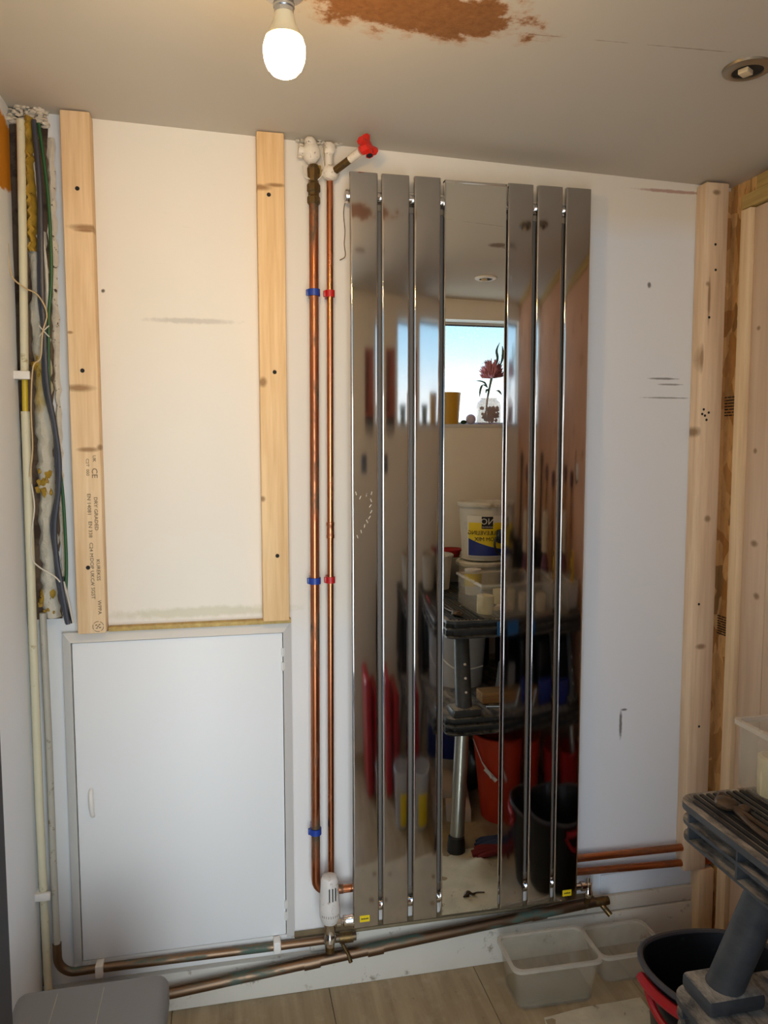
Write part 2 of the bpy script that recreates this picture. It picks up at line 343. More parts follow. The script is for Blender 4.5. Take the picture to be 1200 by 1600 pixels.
MT['glove_red'] = simple('red_glove', lin(122, 34, 36), 0.8, vary=0.2)
MT['brown_tools'] = simple('rusty_steel', lin(92, 72, 54), 0.5, 0.5, vary=0.35, vscale=70, bump=0.4)
MT['rack_red'] = simple('brown_red_rack', lin(176, 92, 68), 0.55, vary=0.2, vscale=20)
MT['slate'] = simple('slate_blue_plate', lin(64, 74, 96), 0.3, 0.5)
MT['purple'] = simple('plum_handle', lin(78, 36, 58), 0.45, vary=0.15)
MT['purple_bag'] = simple('plum_bag', lin(104, 56, 76), 0.6, vary=0.25, vscale=30)
MT['paper'] = simple('rolled_paper', lin(206, 188, 160), 0.8, vary=0.05)
MT['grey_box'] = simple('grey_board', lin(140, 138, 134), 0.7, vary=0.05)
MT['petal'] = simple('dried_pink_petals', lin(226, 160, 176), 0.7, vary=0.3, vscale=60)
MT['petal_dark'] = simple('dried_plum_petals', lin(150, 88, 98), 0.7, vary=0.3, vscale=60)
MT['leaf'] = simple('grey_green_leaf', lin(104, 120, 106), 0.6, vary=0.3, vscale=60)
MT['moss'] = simple('green_moss', lin(46, 82, 48), 0.9, vary=0.4, vscale=120, bump=0.8)
MT['lavender'] = simple('lavender_ball', lin(196, 188, 214), 0.5, vary=0.04)
MT['lamp_shell'] = simple('lamp_shell', lin(214, 196, 160), 0.4, vary=0.02)
MT['lamp_metal'] = simple('lamp_collar_metal', lin(190, 190, 188), 0.25, 0.9, vary=0.02)
MT['dl_ring_shaded'] = simple('downlight_ring_shaded', lin(150, 138, 118), 0.35, 0.8, vary=0.04)  # same kind of ring in weaker light, shade put into a darker colour
MT['ground'] = simple('outside_paving', lin(150, 148, 142), 0.9, vary=0.1, vscale=3)
MT['blue_tape'] = simple('blue_masking_tape', lin(24, 96, 160), 0.5)
m = NT('lamp_glow'); m.b.inputs['Emission Color'].default_value = (1.0, 0.60, 0.20, 1); m.b.inputs['Emission Strength'].default_value = 215.0
m.base((0.9, 0.85, 0.75, 1)); MT['glow'] = m.m

# ================================================================== mesh helpers
class MB:
    def __init__(s): s.b = bmesh.new()
    def box(s, x0, x1, y0, y1, z0, z1, bev=0.0, seg=2, rot=None, piv=None):
        r = bmesh.ops.create_cube(s.b, size=1.0)
        vs = r['verts']
        for v in vs:
            v.co = Vector(((x0+x1)/2+v.co.x*(x1-x0), (y0+y1)/2+v.co.y*(y1-y0), (z0+z1)/2+v.co.z*(z1-z0)))
        if bev:
            es = list({e for v in vs for e in v.link_edges})
            r2 = bmesh.ops.bevel(s.b, geom=es, offset=bev, segments=seg, affect='EDGES', profile=0.5)
            vs = list({v for f in r2['faces'] for v in f.verts} | {v for v in vs if v.is_valid})
        if rot is not None:
            p = Vector(piv) if piv else Vector(((x0+x1)/2, (y0+y1)/2, (z0+z1)/2))
            for v in vs: v.co = p+rot @ (v.co-p)
        return s
    def tube(s, pts, r, seg=12, caps=True, smooth=0):
        pts = [Vector(p) for p in pts]
        if smooth: pts = spline(pts, smooth)
        rr = r if isinstance(r, (list, tuple)) else [r]*len(pts)
        if len(rr) != len(pts):
            a = rr; rr = [a[min(len(a)-1, int(i*(len(a)-1)/max(1, len(pts)-1)+0.5))] for i in range(len(pts))]
        rings = []; nrm = None
        for i, p in enumerate(pts):
            d = (pts[min(i+1, len(pts)-1)]-pts[max(i-1, 0)]).normalized()
            if nrm is None:
                a = Vector((0, 0, 1)) if abs(d.z) < 0.9 else Vector((1, 0, 0))
                nrm = d.cross(a).normalized()
            else:
                nrm = (nrm-d*nrm.dot(d)).normalized()
            bn = d.cross(nrm)
            rings.append([s.b.verts.new(p+(nrm*math.cos(2*PI*k/seg)+bn*math.sin(2*PI*k/seg))*rr[i]) for k in range(seg)])
        for a, b in zip(rings, rings[1:]):
            for k in range(seg):
                s.b.faces.new((a[k], a[(k+1) % seg], b[(k+1) % seg], b[k]))
        if caps:
            s.b.faces.new(rings[0][::-1]); s.b.faces.new(rings[-1])
        return s
    def lathe(s, prof, c=(0, 0, 0), axis=(0, 0, 1), seg=24, sq=None):
        """prof: list of (radius, height along axis)"""
        q = Vector((0, 0, 1)).rotation_difference(Vector(axis).normalized()); c = Vector(c)
        rings = []
        for (r, h) in prof:
            if r < 1e-6: rings.append([s.b.verts.new(c+q @ Vector((0, 0, h)))]); continue
            rings.append([s.b.verts.new(c+q @ Vector((r*math.cos(2*PI*k/seg)*(sq[0] if sq else 1), r*math.sin(2*PI*k/seg)*(sq[1] if sq else 1), h))) for k in range(seg)])
        for a, b in zip(rings, rings[1:]):
            for k in range(seg):
                k2 = (k+1) % seg
                if len(a) == 1 and len(b) == 1: continue
                if len(a) == 1: s.b.faces.new((a[0], b[k2], b[k]))
                elif len(b) == 1: s.b.faces.new((a[k], a[k2], b[0]))
                else: s.b.faces.new((a[k], a[k2], b[k2], b[k]))
        return s
    def prism(s, poly, h0, h1, plane='xy'):
        """extrude a polygon; plane xy -> z, xz -> y, yz -> x"""
        f = {'xy': lambda a, b, h: (a, b, h), 'xz': lambda a, b, h: (a, h, b), 'yz': lambda a, b, h: (h, a, b)}[plane]
        lo = [s.b.verts.new(f(a, b, h0)) for a, b in poly]; hi = [s.b.verts.new(f(a, b, h1)) for a, b in poly]
        n = len(poly)
        s.b.faces.new(lo[::-1]); s.b.faces.new(hi)
        for i in range(n): s.b.faces.new((lo[i], lo[(i+1) % n], hi[(i+1) % n], hi[i]))
        return s
    def ball(s, c, r, sub=2, sc=(1, 1, 1), jit=0.0):
        vs = bmesh.ops.create_icosphere(s.b, subdivisions=sub, radius=1.0)['verts']
        for v in vs:
            k = 1+random.uniform(-jit, jit)
            v.co = Vector(c)+Vector((v.co.x*r*sc[0]*k, v.co.y*r*sc[1]*k, v.co.z*r*sc[2]*k))
        return s
    def jitter(s, a):
        for v in s.b.verts: v.co += Vector((random.uniform(-a, a), random.uniform(-a, a), random.uniform(-a, a)))
        return s

def spline(p, n):
    out = []
    for i in range(len(p)-1):
        p0 = p[max(i-1, 0)]; p1 = p[i]; p2 = p[i+1]; p3 = p[min(i+2, len(p)-1)]
        for k in range(n):
            t = k/n
            out.append(0.5*((2*p1)+(p2-p0)*t+(2*p0-5*p1+4*p2-p3)*t*t+(3*p1-p0-3*p2+p3)*t**3))
    out.append(p[-1]); return out

def wloc(o):
    v = Vector((0, 0, 0))
    while o: v += o.location; o = o.parent
    return v
def obj(name, mb, mat, parent=None, smooth=True, loc=None, ang=40, kind=None):
    """link one mesh object; mesh is authored in world space and moved under its parent"""
    bm = mb.b
    bmesh.ops.recalc_face_normals(bm, faces=bm.faces)
    off = Vector(loc) if loc else Vector((0, 0, 0))
    base = wloc(parent) if parent else Vector((0, 0, 0))
    if smooth:
        for f in bm.faces: f.smooth = True
        for e in bm.edges:
            if len(e.link_faces) == 2 and e.calc_face_angle(0) > math.radians(ang): e.smooth = False
    bmesh.ops.translate(bm, vec=-(off if loc else base), verts=bm.verts)
    me = bpy.data.meshes.new(name); bm.to_mesh(me); bm.free()
    me.materials.append(MT[mat] if isinstance(mat, str) else mat)
    o = bpy.data.objects.new(name, me); C.objects.link(o)
    if parent: o.parent = parent
    if loc: o.location = off-base
    if kind: o['kind'] = kind
    return o
def tag(o, label, cat, group=None):
    o['label'] = label; o['category'] = cat
    if group: o['group'] = group
    return o
def thing(name, label, cat, loc=(0, 0, 0), group=None):
    o = bpy.data.objects.new(name, None); C.objects.link(o); o.location = loc; o.empty_display_size = 0.05
    return tag(o, label, cat, group)
def struct(name, mb, mat, parent=None, **k):
    o = obj(name, mb, mat, parent, **k)
    if not parent: o['kind'] = 'structure'
    return o
def copy_tree(o, parent=None):
    c = o.copy(); C.objects.link(c); c.parent = parent
    for ch in list(o.children): copy_tree(ch, c)
    return c
def text(name, s, size, loc, rot, mat, parent=None, ext=0.0003, sx=1.0):
    cu = bpy.data.curves.new(name, 'FONT'); cu.body = s; cu.size = size; cu.extrude = ext; cu.align_x = 'CENTER'; cu.align_y = 'CENTER'; cu.resolution_u = 2
    t = bpy.data.objects.new(name, cu); C.objects.link(t)
    dg = bpy.context.evaluated_depsgraph_get(); dg.update()
    me = bpy.data.meshes.new_from_object(t.evaluated_get(dg)); bpy.data.objects.remove(t)
    me.materials.clear(); me.materials.append(MT[mat])
    R = Matrix.Translation(Vector(loc)) @ rot.to_4x4() @ Matrix.Diagonal((sx, 1, 1, 1))
    me.transform(R)
    if parent: me.transform(Matrix.Translation(-wloc(parent)))
    o = bpy.data.objects.new(name, me); C.objects.link(o); o.parent = parent
    return o

def ceil_z(x, y): return 2.092-0.026*(x+0.6)+0.022*y

# ================================================================== room shell
XL, XR, YB, YF = -0.729, 1.03, 0.0, -1.60
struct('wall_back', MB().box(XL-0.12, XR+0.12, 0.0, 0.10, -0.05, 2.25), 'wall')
mb = MB().box(XL-0.12, XL-0.012, YF, 0.0, -0.05, 2.25)
wl = struct('wall_left', mb, 'chase')
# plaster skin of the left wall, broken off in a ragged line before the corner
poly = []
zz = [0.0+0.05*i for i in range(44)]
for z in zz: poly.append((-0.014-random.uniform(0, 0.008)-0.005*math.sin(z*5), z))
poly += [(YF, 2.15), (YF, 0.0)]
obj('plaster_skin', MB().prism(poly, XL-0.012, XL, 'yz'), 'left', wl, smooth=False)
struct('wall_right', MB().box(XR, XR+0.12, YF, 0.0, -0.05, 2.25), 'osb')
obj('corner_return', MB().box(0.9985, XR, -0.003, 0.0, 0.21, 2.04), 'osb', bpy.data.objects['wall_right'], smooth=False)
o = obj('plaster_coat', MB().box(XR-0.004, XR, -1.6, -0.50, 0.0, 1.995), 'pink_plaster', bpy.data.objects['wall_right'], smooth=False)
mb = MB()
DX0, DX1, DZ = -0.66, 0.03, 1.99
WX0, WX1, WZ0, WZ1 = 0.48, 1.008, 1.475, 1.935
yf0, yf1 = YF-0.12, YF
mb.box(XL-0.12, DX0, yf0, yf1, -0.05, 2.25).box(DX0, DX1, yf0, yf1, DZ, 2.25).box(DX1, WX0, yf0, yf1, -0.05, 2.25)
mb.box(WX0, WX1, yf0, yf1, -0.05, WZ0).box(WX0, WX1, yf0, yf1, WZ1, 2.25).box(WX1, XR+0.12, yf0, yf1, -0.05, 2.25)
struct('wall_front', mb, 'rear', smooth=False)
mb = MB()
x0, x1, y0, y1 = XL-0.12, XR+0.12, YF-0.12, 0.10
vs = [mb.b.verts.new((x, y, ceil_z(x, y)+dz)) for dz in (0, 0.12) for x, y in ((x0, y0), (x1, y0), (x1, y1), (x0, y1))]
for f in ((3, 2, 1, 0), (4, 5, 6, 7), (0, 1, 5, 4), (1, 2, 6, 5), (2, 3, 7, 6), (3, 0, 4, 7)): mb.b.faces.new([vs[i] for i in f])
struct('ceiling', mb, 'ceiling', smooth=False)
# floor: sub floor with single laminate planks
fl = struct('floor', MB().box(XL-0.12, XR+0.12, YF-0.12, 0.10, -0.06, -0.009), 'subfloor')
k = 0; x = 0.331-0.385*3
while x < XR:
    xa, xb = max(x+0.0004, XL), min(x+0.3846, XR)
    cut = [-1.72, -1.0+0.37*((k*5) % 3-1), -0.0]
    for a, b in zip(cut, cut[1:]):
        if xb-xa > 0.01: obj('plank', MB().box(xa, xb, a+0.0008, b-0.0008, -0.009, 0.0, 0.0008, 1), 'floor', fl)
    x += 0.385; k += 1
struct('pavement', MB().box(-4, 4, -9, -1.73, -0.08, -0.02), 'ground')

# window in the wall behind the camera
fy0, fy1 = -1.700, -1.684
wn = struct('window_1', MB().box(WX0, WX1, fy0, fy1, WZ0, WZ0+0.012).box(WX0, WX1, fy0, fy1, WZ1-0.012, WZ1).box(WX0, WX0+0.014, fy0, fy1, WZ0, WZ1).box(WX1-0.012, WX1, fy0, fy1, WZ0, WZ1), 'upvc')
obj('pane', MB().box(WX0+0.014, WX1-0.012, -1.694, -1.691, WZ0+0.012, WZ1-0.012), 'pane', wn)
obj('seal', MB().box(WX0+0.014, WX1-0.012, -1.6845, -1.6800, WZ1-0.016, WZ1-0.010).box(WX0+0.012, WX0+0.016, -1.6845, -1.68, WZ0+0.012, WZ1-0.012), 'seal', wn)
obj('window_sill', MB().box(WX0, WX1, -1.684, -1.595, WZ0-0.014, WZ0+0.001, 0.003), 'upvc', wn)

# dark door leaf standing open against the left wall
dr = struct('door_1', MB().box(0, 0.036, 0, 0.60, 0.012, 1.97, 0.002), 'door_dark')
dr.location = (-0.650, -1.60, 0); dr.rotation_euler = (0, 0, -0.158)
obj('door_edge', MB().box(0.004, 0.032, 0.6001, 0.6015, 0.012, 1.97), 'door_edge', None).parent = dr

# trim along the foot of the back wall
t1 = struct('baseboard_back', MB().box(-0.728, 1.018, -0.018, 0.0, 0.0, 0.098, 0.003), 'ledge')
t2 = struct('trim_1', MB().box(-0.10, 1.018, -0.014, 0.0, 0.101, 0.142, 0.002), 'ledge')
mbx = MB().box(-0.62, 0.66, -0.022, -0.001, 0.1425, 0.152, 0.003)
for v in mbx.b.verts: v.co += Vector((0, random.uniform(-.002, .002), random.uniform(-.0025, .002)))
struct('trim_2', mbx, 'mortar')
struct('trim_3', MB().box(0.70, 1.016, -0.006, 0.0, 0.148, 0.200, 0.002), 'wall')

# ---- unfinished corner on the left ----
mb = MB()
poly = []
for i in range(30):
    z = 0.98+i*0.0375; poly.append((-0.660+0.006*math.sin(i*1.3)+random.uniform(-0.003, 0.003)+0.008*(z-1)/1.1, z))
poly = [(-0.7468, 2.09), (-0.7468, 0.10), (-0.722, 0.10), (-0.722, 0.98)]+poly
mb.prism(poly, -0.004, 0.0, 'xz')
ch = struct('trim_4', mb, 'chase', smooth=False)
# lumpy strip of rough render
def lump(name, x0, x1, z0, z1, y, mat, nx=6, nz=40, amp=0.006, edge=0.004):
    mb = MB(); g = []
    for j in range(nz+1):
        t = j/nz; row = []
        ea = random.uniform(-edge, edge); eb = random.uniform(-edge, edge)
        for i in range(nx+1):
            u = i/nx
            prof = math.sin(PI*min(1, max(0, u)))**0.5
            xx0 = (x0[0]+(x0[1]-x0[0])*t) if isinstance(x0, tuple) else x0
            xx1 = (x1[0]+(x1[1]-x1[0])*t) if isinstance(x1, tuple) else x1
            row.append(mb.b.verts.new((xx0+ea*(1-u)+(xx1-xx0+eb)*u, -0.003+(y+random.uniform(-amp, amp)*0.5)*prof, z0+(z1-z0)*t)))
        g.append(row)
    for a, b in zip(g, g[1:]):
        for i in range(nx): mb.b.faces.new((a[i], a[i+1], b[i+1], b[i]))
    return mb
struct('trim_5', lump('', (-0.700, -0.702), (-0.664, -0.664), 0.985, 1.84, -0.020, 'render', 7, 70, 0.007), 'render')
struct('trim_6', lump('', (-0.660, -0.656), (-0.650, -0.640), 0.99, 2.04, -0.006, 'plaster_rough', 3, 60, 0.004, 0.003), 'plaster_rough')
struct('trim_7', lump('', (-0.700, -0.699), (-0.676, -0.673), 1.79, 2.07, -0.040, 'foam', 7, 30, 0.009, 0.005), 'foam')
mb = MB()
for zf, n_ in ((1.30, 14), (1.02, 12), (1.56, 8)):
    for i in range(n_): mb.ball((-0.684+random.uniform(-0.018, 0.016), -0.018+random.uniform(-0.004, 0.003), zf+random.uniform(-0.03, 0.03)), random.uniform(0.003, 0.008), 1, (1, 1, 1.6), jit=0.35)
struct('trim_10', mb, 'foam')
mb = MB()
for i in range(150):
    mb.ball((random.uniform(-0.733, -0.652), random.uniform(-0.030, -0.004), 2.082+random.uniform(-0.022, 0.012)), random.uniform(0.002, 0.0065), 1, (1.4, 1, 0.8), jit=0.3)
struct('trim_8', mb, 'plaster_rough')

PP = lambda pts, y: [(x, y, z) for x, z in pts]
cd = thing('cable_conduit', 'tall cream plastic conduit running floor to ceiling in the left corner', 'conduit', (-0.714, -0.04, 0))
obj('upper_sleeve', MB().tube([(-0.699, -0.04, 2.06), (-0.704, -0.04, 1.80), (-0.711, -0.04, 1.53)], 0.0085, 14), 'conduit', cd)
o = obj('inner_pipe', MB().tube([(-0.711, -0.04, 1.53), (-0.7125, -0.04, 1.445)], 0.0062, 14), 'yellow_pipe', cd); o['label'] = 'yellow inner pipe showing in the gap'
obj('lower_sleeve', MB().tube([(-0.7125, -0.04, 1.448), (-0.715, -0.04, 1.0), (-0.716, -0.04, 0.55), (-0.712, -0.04, 0.02)], 0.0092, 14), 'conduit', cd)
for zc, lab in ((1.525, 'upper'), (0.349, 'lower')):
    cl = tag(obj('pipe_clip', MB().box(-0.734, -0.697, -0.058, -0.0475, zc-0.009, zc+0.009, 0.002).box(-0.732, -0.715, -0.05, -0.012, zc-0.008, zc+0.008, 0.002), 'white_plastic', loc=(-0.715, -0.05, zc)), f'{lab} white square clip round the cream conduit in the left corner', 'clip')

def cable(name, label, pts, r, mat, cat='cable', sm=5, seg=8):
    mb = MB().tube(pts, r, seg, True, sm)
    return tag(obj(name, mb, mat, loc=pts[-1]), label, cat)
bc = [(-0.672, 2.06), (-0.665, 1.913), (-0.668, 1.712), (-0.667, 1.617), (-0.665, 1.508), (-0.652, 1.411), (-0.646, 1.341), (-0.650, 1.27), (-0.660, 1.199), (-0.659, 1.128), (-0.651, 1.063), (-0.640, 0.975)]
cable('electric_cable', 'thick dark grey cable bulging outwards down the left corner chase', PP(bc, -0.045), 0.0052, 'cable_grey')
bc2 = [(x-0.008, z) for x, z in bc]; bc2[0] = (-0.676, 2.06)
cable('electric_cable', 'second dark grey cable just left of the thick bulging one', PP([(x+(0.004 if i % 2 else 0), z) for i, (x, z) in enumerate(bc2)], -0.036), 0.0042, 'cable_grey')
gc = [(-0.666, 2.06), (-0.657, 1.971), (-0.651, 1.878), (-0.651, 1.743), (-0.660, 1.647), (-0.664, 1.481), (-0.655, 1.38), (-0.645, 1.28), (-0.642, 1.18), (-0.642, 1.10), (-0.646, 1.04)]
cable('earth_cable', 'green sheathed cable beside the dark grey cables', PP(gc, -0.030), 0.0036, 'cable_green')
ww = [(-0.730, 1.80), (-0.726, 1.736), (-0.702, 1.71), (-0.675, 1.695), (-0.658, 1.657), (-0.668, 1.616), (-0.674, 1.562), (-0.690, 1.541), (-0.697, 1.452), (-0.697, 1.369), (-0.705, 1.306)]
cable('bell_wire', 'thin tan wire crossing diagonally over the left corner cables', PP(ww, -0.056), 0.0016, 'wire_tan')
ww2 = [(-0.703, 1.29), (-0.699, 1.24), (-0.706, 1.187), (-0.708, 1.13), (-0.695, 1.108), (-0.664, 1.086), (-0.652, 1.072)]
cable('bell_wire', 'thin off-white wire hooked over the rough render strip low in the chase', PP(ww2, -0.052), 0.0016, 'cable_white')
cable('cable_tail', 'white cable tail reaching the cupboard top, left of its pair', PP([(-0.650, 1.06), (-0.645, 1.02), (-0.640, 0.972)], -0.036), 0.0030, 'cable_white', 'cable')
cable('cable_tail', 'white cable tail curving against the left timber foot', PP([(-0.648, 1.07), (-0.640, 1.03), (-0.631, 0.975)], -0.034), 0.0024, 'cable_white', 'cable')
cable('cable_tail', 'black cable tail behind the white ones above the cupboard corner', PP([(-0.652, 1.08), (-0.645, 1.03), (-0.634, 0.973)], -0.026), 0.0040, 'black_rubber', 'cable')
# old grey flex showing white in upper part
cable('flat_cable', 'pale flat cable between the yellow foam and the dark grey cables', PP([(-0.685, 2.06), (-0.676, 1.95), (-0.670, 1.85), (-0.662, 1.75), (-0.664, 1.62)], -0.024), 0.0034, 'cable_white')
tie = MB()
for a in (-1, 1): tie.tube([(-0.676, -0.050, 1.62+0.012*a), (-0.667, -0.0535, 1.62), (-0.656, -0.050, 1.62-0.012*a)], 0.0013, 6)
tag(obj('cable_tie', tie, 'cable_white', loc=(-0.667, -0.05, 1.62)), 'white crossed tie binding the dark grey cables', 'cable tie')
# painted pipe falling to an elbow at the floor
hp = thing('heating_pipe', 'grey painted pipe down the left corner turning under the cupboard into copper', 'pipe', (-0.69, -0.04, 0))
obj('pipe_run', MB().tube([(-0.695, -0.032, 1.00), (-0.692, -0.034, 0.72), (-0.692, -0.036, 0.42), (-0.690, -0.040, 0.225)], 0.0075, 14), 'pipe_paint', hp)
pts = [Vector((-0.690, -0.04, 0.225))]+[Vector((-0.690+0.04*(1-math.cos(t)), -0.04, 0.19-0.04*math.sin(t))) for t in [PI/2*i/8 for i in range(9)]]+[Vector((-0.60, -0.04, 0.151))]
obj('elbow', MB().tube(pts, 0.0098, 16), 'copper_low', hp)
obj('copper_run', MB().tube([(-0.60, -0.04, 0.151), (-0.18, -0.04, 0.146), (0.012, -0.04, 0.1455)], 0.0105, 16), 'copper_low', hp)
obj('end_cap', MB().tube([(-0.03, -0.04, 0.1455), (-0.012, -0.04, 0.1455), (0.004, -0.04, 0.1455)], 0.014, 16).tube([(0.0, -0.04, 0.1455), (0.013, -0.04, 0.1455)], 0.006, 10), 'brass', hp)
for xc, lab in ((-0.598, 'white pipe clip on the low copper pipe below the cupboard left corner'), (-0.185, 'white pipe clip on the low copper pipe near the cupboard right corner')):
    tag(obj('pipe_clip', MB().box(xc-0.009, xc+0.009, -0.055, -0.018, 0.134, 0.164, 0.003), 'white_plastic', loc=(xc, -0.04, 0.15)), lab, 'clip')
# big low pipe
lp = thing('drain_pipe', 'wide grimy pipe sloping along the skirting under the radiator', 'pipe', (0.1, -0.045, 0.0))
def lowz(x): return 0.069+0.0785*(x+0.43)
obj('pipe_run', MB().tube([(-0.73, -0.045, lowz(-0.73)+0.008), (-0.43, -0.045, lowz(-0.43)), (0.10, -0.045, lowz(0.1)+0.002), (0.66, -0.045, lowz(0.66))], 0.0140, 18), 'copper_low', lp)
for xc in (0.06, 0.50, -0.1): obj('coupling', MB().tube([(xc-0.02, -0.045, lowz(xc-0.02)), (xc+0.02, -0.045, lowz(xc+0.02))], 0.0158, 18), 'copper_low', lp)
obj('drain_lever', MB().tube([(-0.025, -0.06, 0.142), (-0.012, -0.066, 0.118), (-0.006, -0.068, 0.098)], [0.005, 0.004, 0.0055], 10), 'brass', lp)
obj('end_plug', MB().tube([(0.66, -0.045, 0.152), (0.682, -0.047, 0.154), (0.70, -0.048, 0.155)], [0.012, 0.013, 0.011], 12).tube([(0.678, -0.05, 0.148), (0.694, -0.072, 0.128)], 0.0075, 10), 'brass', lp)

# ---- cupboard ----
cb = thing('wall_cupboard', 'low white built-in cupboard with flush door on the left of the wall', 'cupboard', (-0.4, 0, 0.13))
cx0, cx1, cz0, cz1 = -0.659, -0.140, 0.150, 0.948
def frame_side(poly): return MB().prism(poly, -0.030, 0.0, 'xz')
fwid = 0.020
def sloped(outer, inner, name):
    mb = MB(); a = [mb.b.verts.new((x, -0.016, z)) for x, z in outer]; b = [mb.b.verts.new((x, -0.032, z)) for x, z in inner]
    a0 = [mb.b.verts.new((x, 0, z)) for x, z in outer]; b0 = [mb.b.verts.new((x, 0, z)) for x, z in inner]
    for f in ((a[0], a[1], b[1], b[0]), (a0[0], a0[1], a[1], a[0]), (b[0], b[1], b0[1], b0[0]), (a0[0], a[0], b[0], b0[0]), (a0[1], b0[1], b[1], a[1]), (a0[0], b0[0], b0[1], a0[1])): mb.b.faces.new(f)
    return obj(name, mb, 'white_wood', cb, smooth=False)
sloped([(cx0, cz0), (cx0, cz1)], [(cx0+fwid, cz0+0.01), (cx0+fwid, cz1-fwid)], 'frame_side')
sloped([(cx1, cz0), (cx1, cz1)], [(cx1-fwid, cz0+0.01), (cx1-fwid, cz1-fwid)], 'frame_side')
sloped([(cx0, cz1), (cx1, cz1)], [(cx0+fwid, cz1-fwid), (cx1-fwid, cz1-fwid)], 'frame_top')
obj('frame_sill', MB().prism([(cx0, cz0), (cx1, cz0), (cx1-fwid, cz0+0.014), (cx0+fwid, cz0+0.014)], -0.026, 0.0, 'xz'), 'white_wood', cb, smooth=False)
o = obj('top_batten', MB().box(-0.558, -0.140, -0.024, 0.0, cz1+0.0003, cz1+0.010, 0.001), 'timber_h', cb); o['label'] = 'bare wood strip on top of the frame'
dx0, dx1, dz0, dz1 = cx0+fwid+0.002, cx1-fwid-0.0015, cz0+0.015, cz1-fwid-0.002
door = obj('door', MB().box(dx0, dx1, -0.027, -0.006, dz0, dz1, 0.0015), 'door_paint', cb)
obj('shadow_gap', MB().box(dx0-0.003, dx1+0.003, -0.006, -0.001, dz0-0.003, dz1+0.003), 'dark', cb)
for zc in (0.88, 0.845, 0.245, 0.215):
    obj('hinge', MB().tube([(cx1-fwid-0.001, -0.031, zc-0.010), (cx1-fwid-0.001, -0.031, zc+0.010)], 0.0028, 8).box(cx1-fwid-0.005, cx1-fwid+0.004, -0.0315, -0.026, zc-0.009, zc+0.009, 0.001), 'white_wood', cb)
obj('handle', MB().tube([(-0.606, -0.0265, 0.580), (-0.6055, -0.037, 0.572), (-0.6045, -0.041, 0.548), (-0.6035, -0.037, 0.524), (-0.603, -0.0265, 0.516)], [0.004, 0.0052, 0.0058, 0.0052, 0.004], 10, True, 4), 'white_plastic', door)

# ---- timbers on the wall ----
def screw(x, y, z, parent, r=0.0042, ax=(0, -1, 0)):
    obj('screw', MB().lathe([(0, 0.0012), (r*0.35, 0.0012), (r*0.45, 0.0002), (r, 0.0008), (r*1.15, 0.0)], (x, y, z), ax, 10), 'dark', parent)
ta = thing('timber_batten', 'left pine batten with printed grading stamps standing on the cupboard', 'timber', (-0.592, 0, 0.948))
obj('batten', MB().box(-0.621, -0.560, -0.043, -0.001, 0.950, ceil_z(-0.6, 0)-0.004, 0.003), 'timber_a', ta)
for z, x in ((1.926, -0.590), (1.538, -0.592), (1.101, -0.594)): screw(x, -0.0432, z, ta)
Rt = Matrix.Rotation(PI/2, 3, 'X')          # text facing -Y
Rd = Rt @ Matrix.Rotation(-PI/2, 3, 'Z')    # reading downwards
ty = -0.0436
for s_, sz_, x_, z_ in (('UK', 0.010, -0.5735, 1.345), ('CE', 0.017, -0.574, 1.313), ('DRY GRADED', 0.0108, -0.5735, 1.222), ('KUREKSS', 0.0108, -0.5725, 1.095), ('WPPA', 0.0108, -0.5722, 1.010),
                     ('C2T  000', 0.009, -0.5880, 1.326), ('EN 14081', 0.0108, -0.5875, 1.243), ('EN 338', 0.0108, -0.5865, 1.187), ('C24 M', 0.0108, -0.5860, 1.141), ('DOP UKCA', 0.0108, -0.5855, 1.092), ('/ SGST', 0.0108, -0.5850, 1.046)):
    text('stamp_lettering', s_, sz_, (x_, ty, z_), Rd, 'stamp_ink', ta, 0.0003, 1.12)
rg = MB()
for k in range(5):
    a0 = k*2*PI/5+0.2
    rg.tube([(-0.5765+0.0115*math.cos(a0+t), ty, 0.966+0.0115*math.sin(a0+t)) for t in [0.2*i for i in range(6)]], 0.0006, 5)
for dx, dz in ((-.004, .003), (.003, .004), (-.003, -.004), (.004, -.003), (0, 0)):
    rg.tube([(-0.5765+dx-.002, ty, 0.966+dz), (-0.5765+dx+.002, ty, 0.966+dz+.001)], 0.0010, 5)
obj('stamp_ring', rg, 'stamp_ink', ta)
tb = thing('timber_batten', 'second pine batten without print, just left of the copper pipes', 'timber', (-0.175, 0, 0.958))
obj('batten', MB().box(-0.207, -0.145, -0.043, -0.001, 0.9585, ceil_z(-0.17, 0)-0.003, 0.003), 'timber_b', tb)
for z, x in ((1.940, -0.181), (1.543, -0.173), (1.115, -0.172)): screw(x, -0.0432, z, tb)
tcx = thing('timber_stud', 'upright pine stud closing the right end of the white wall', 'timber', (0.958, 0, 0.0))
obj('stud', MB().box(0.927, 0.994, -0.045, -0.001, 0.205, ceil_z(0.95, 0)-0.006, 0.005), 'timber_c', tcx)
for x, z in ((0.958, 1.89), (0.961, 1.826), (0.947, 1.705), (0.949, 1.441), (0.958, 0.614), (0.945, 0.951), (0.944, 1.452), (0.940, 1.468), (0.955, 1.46), (0.936, 1.456)): screw(x, -0.0452, z, tcx, 0.0030)

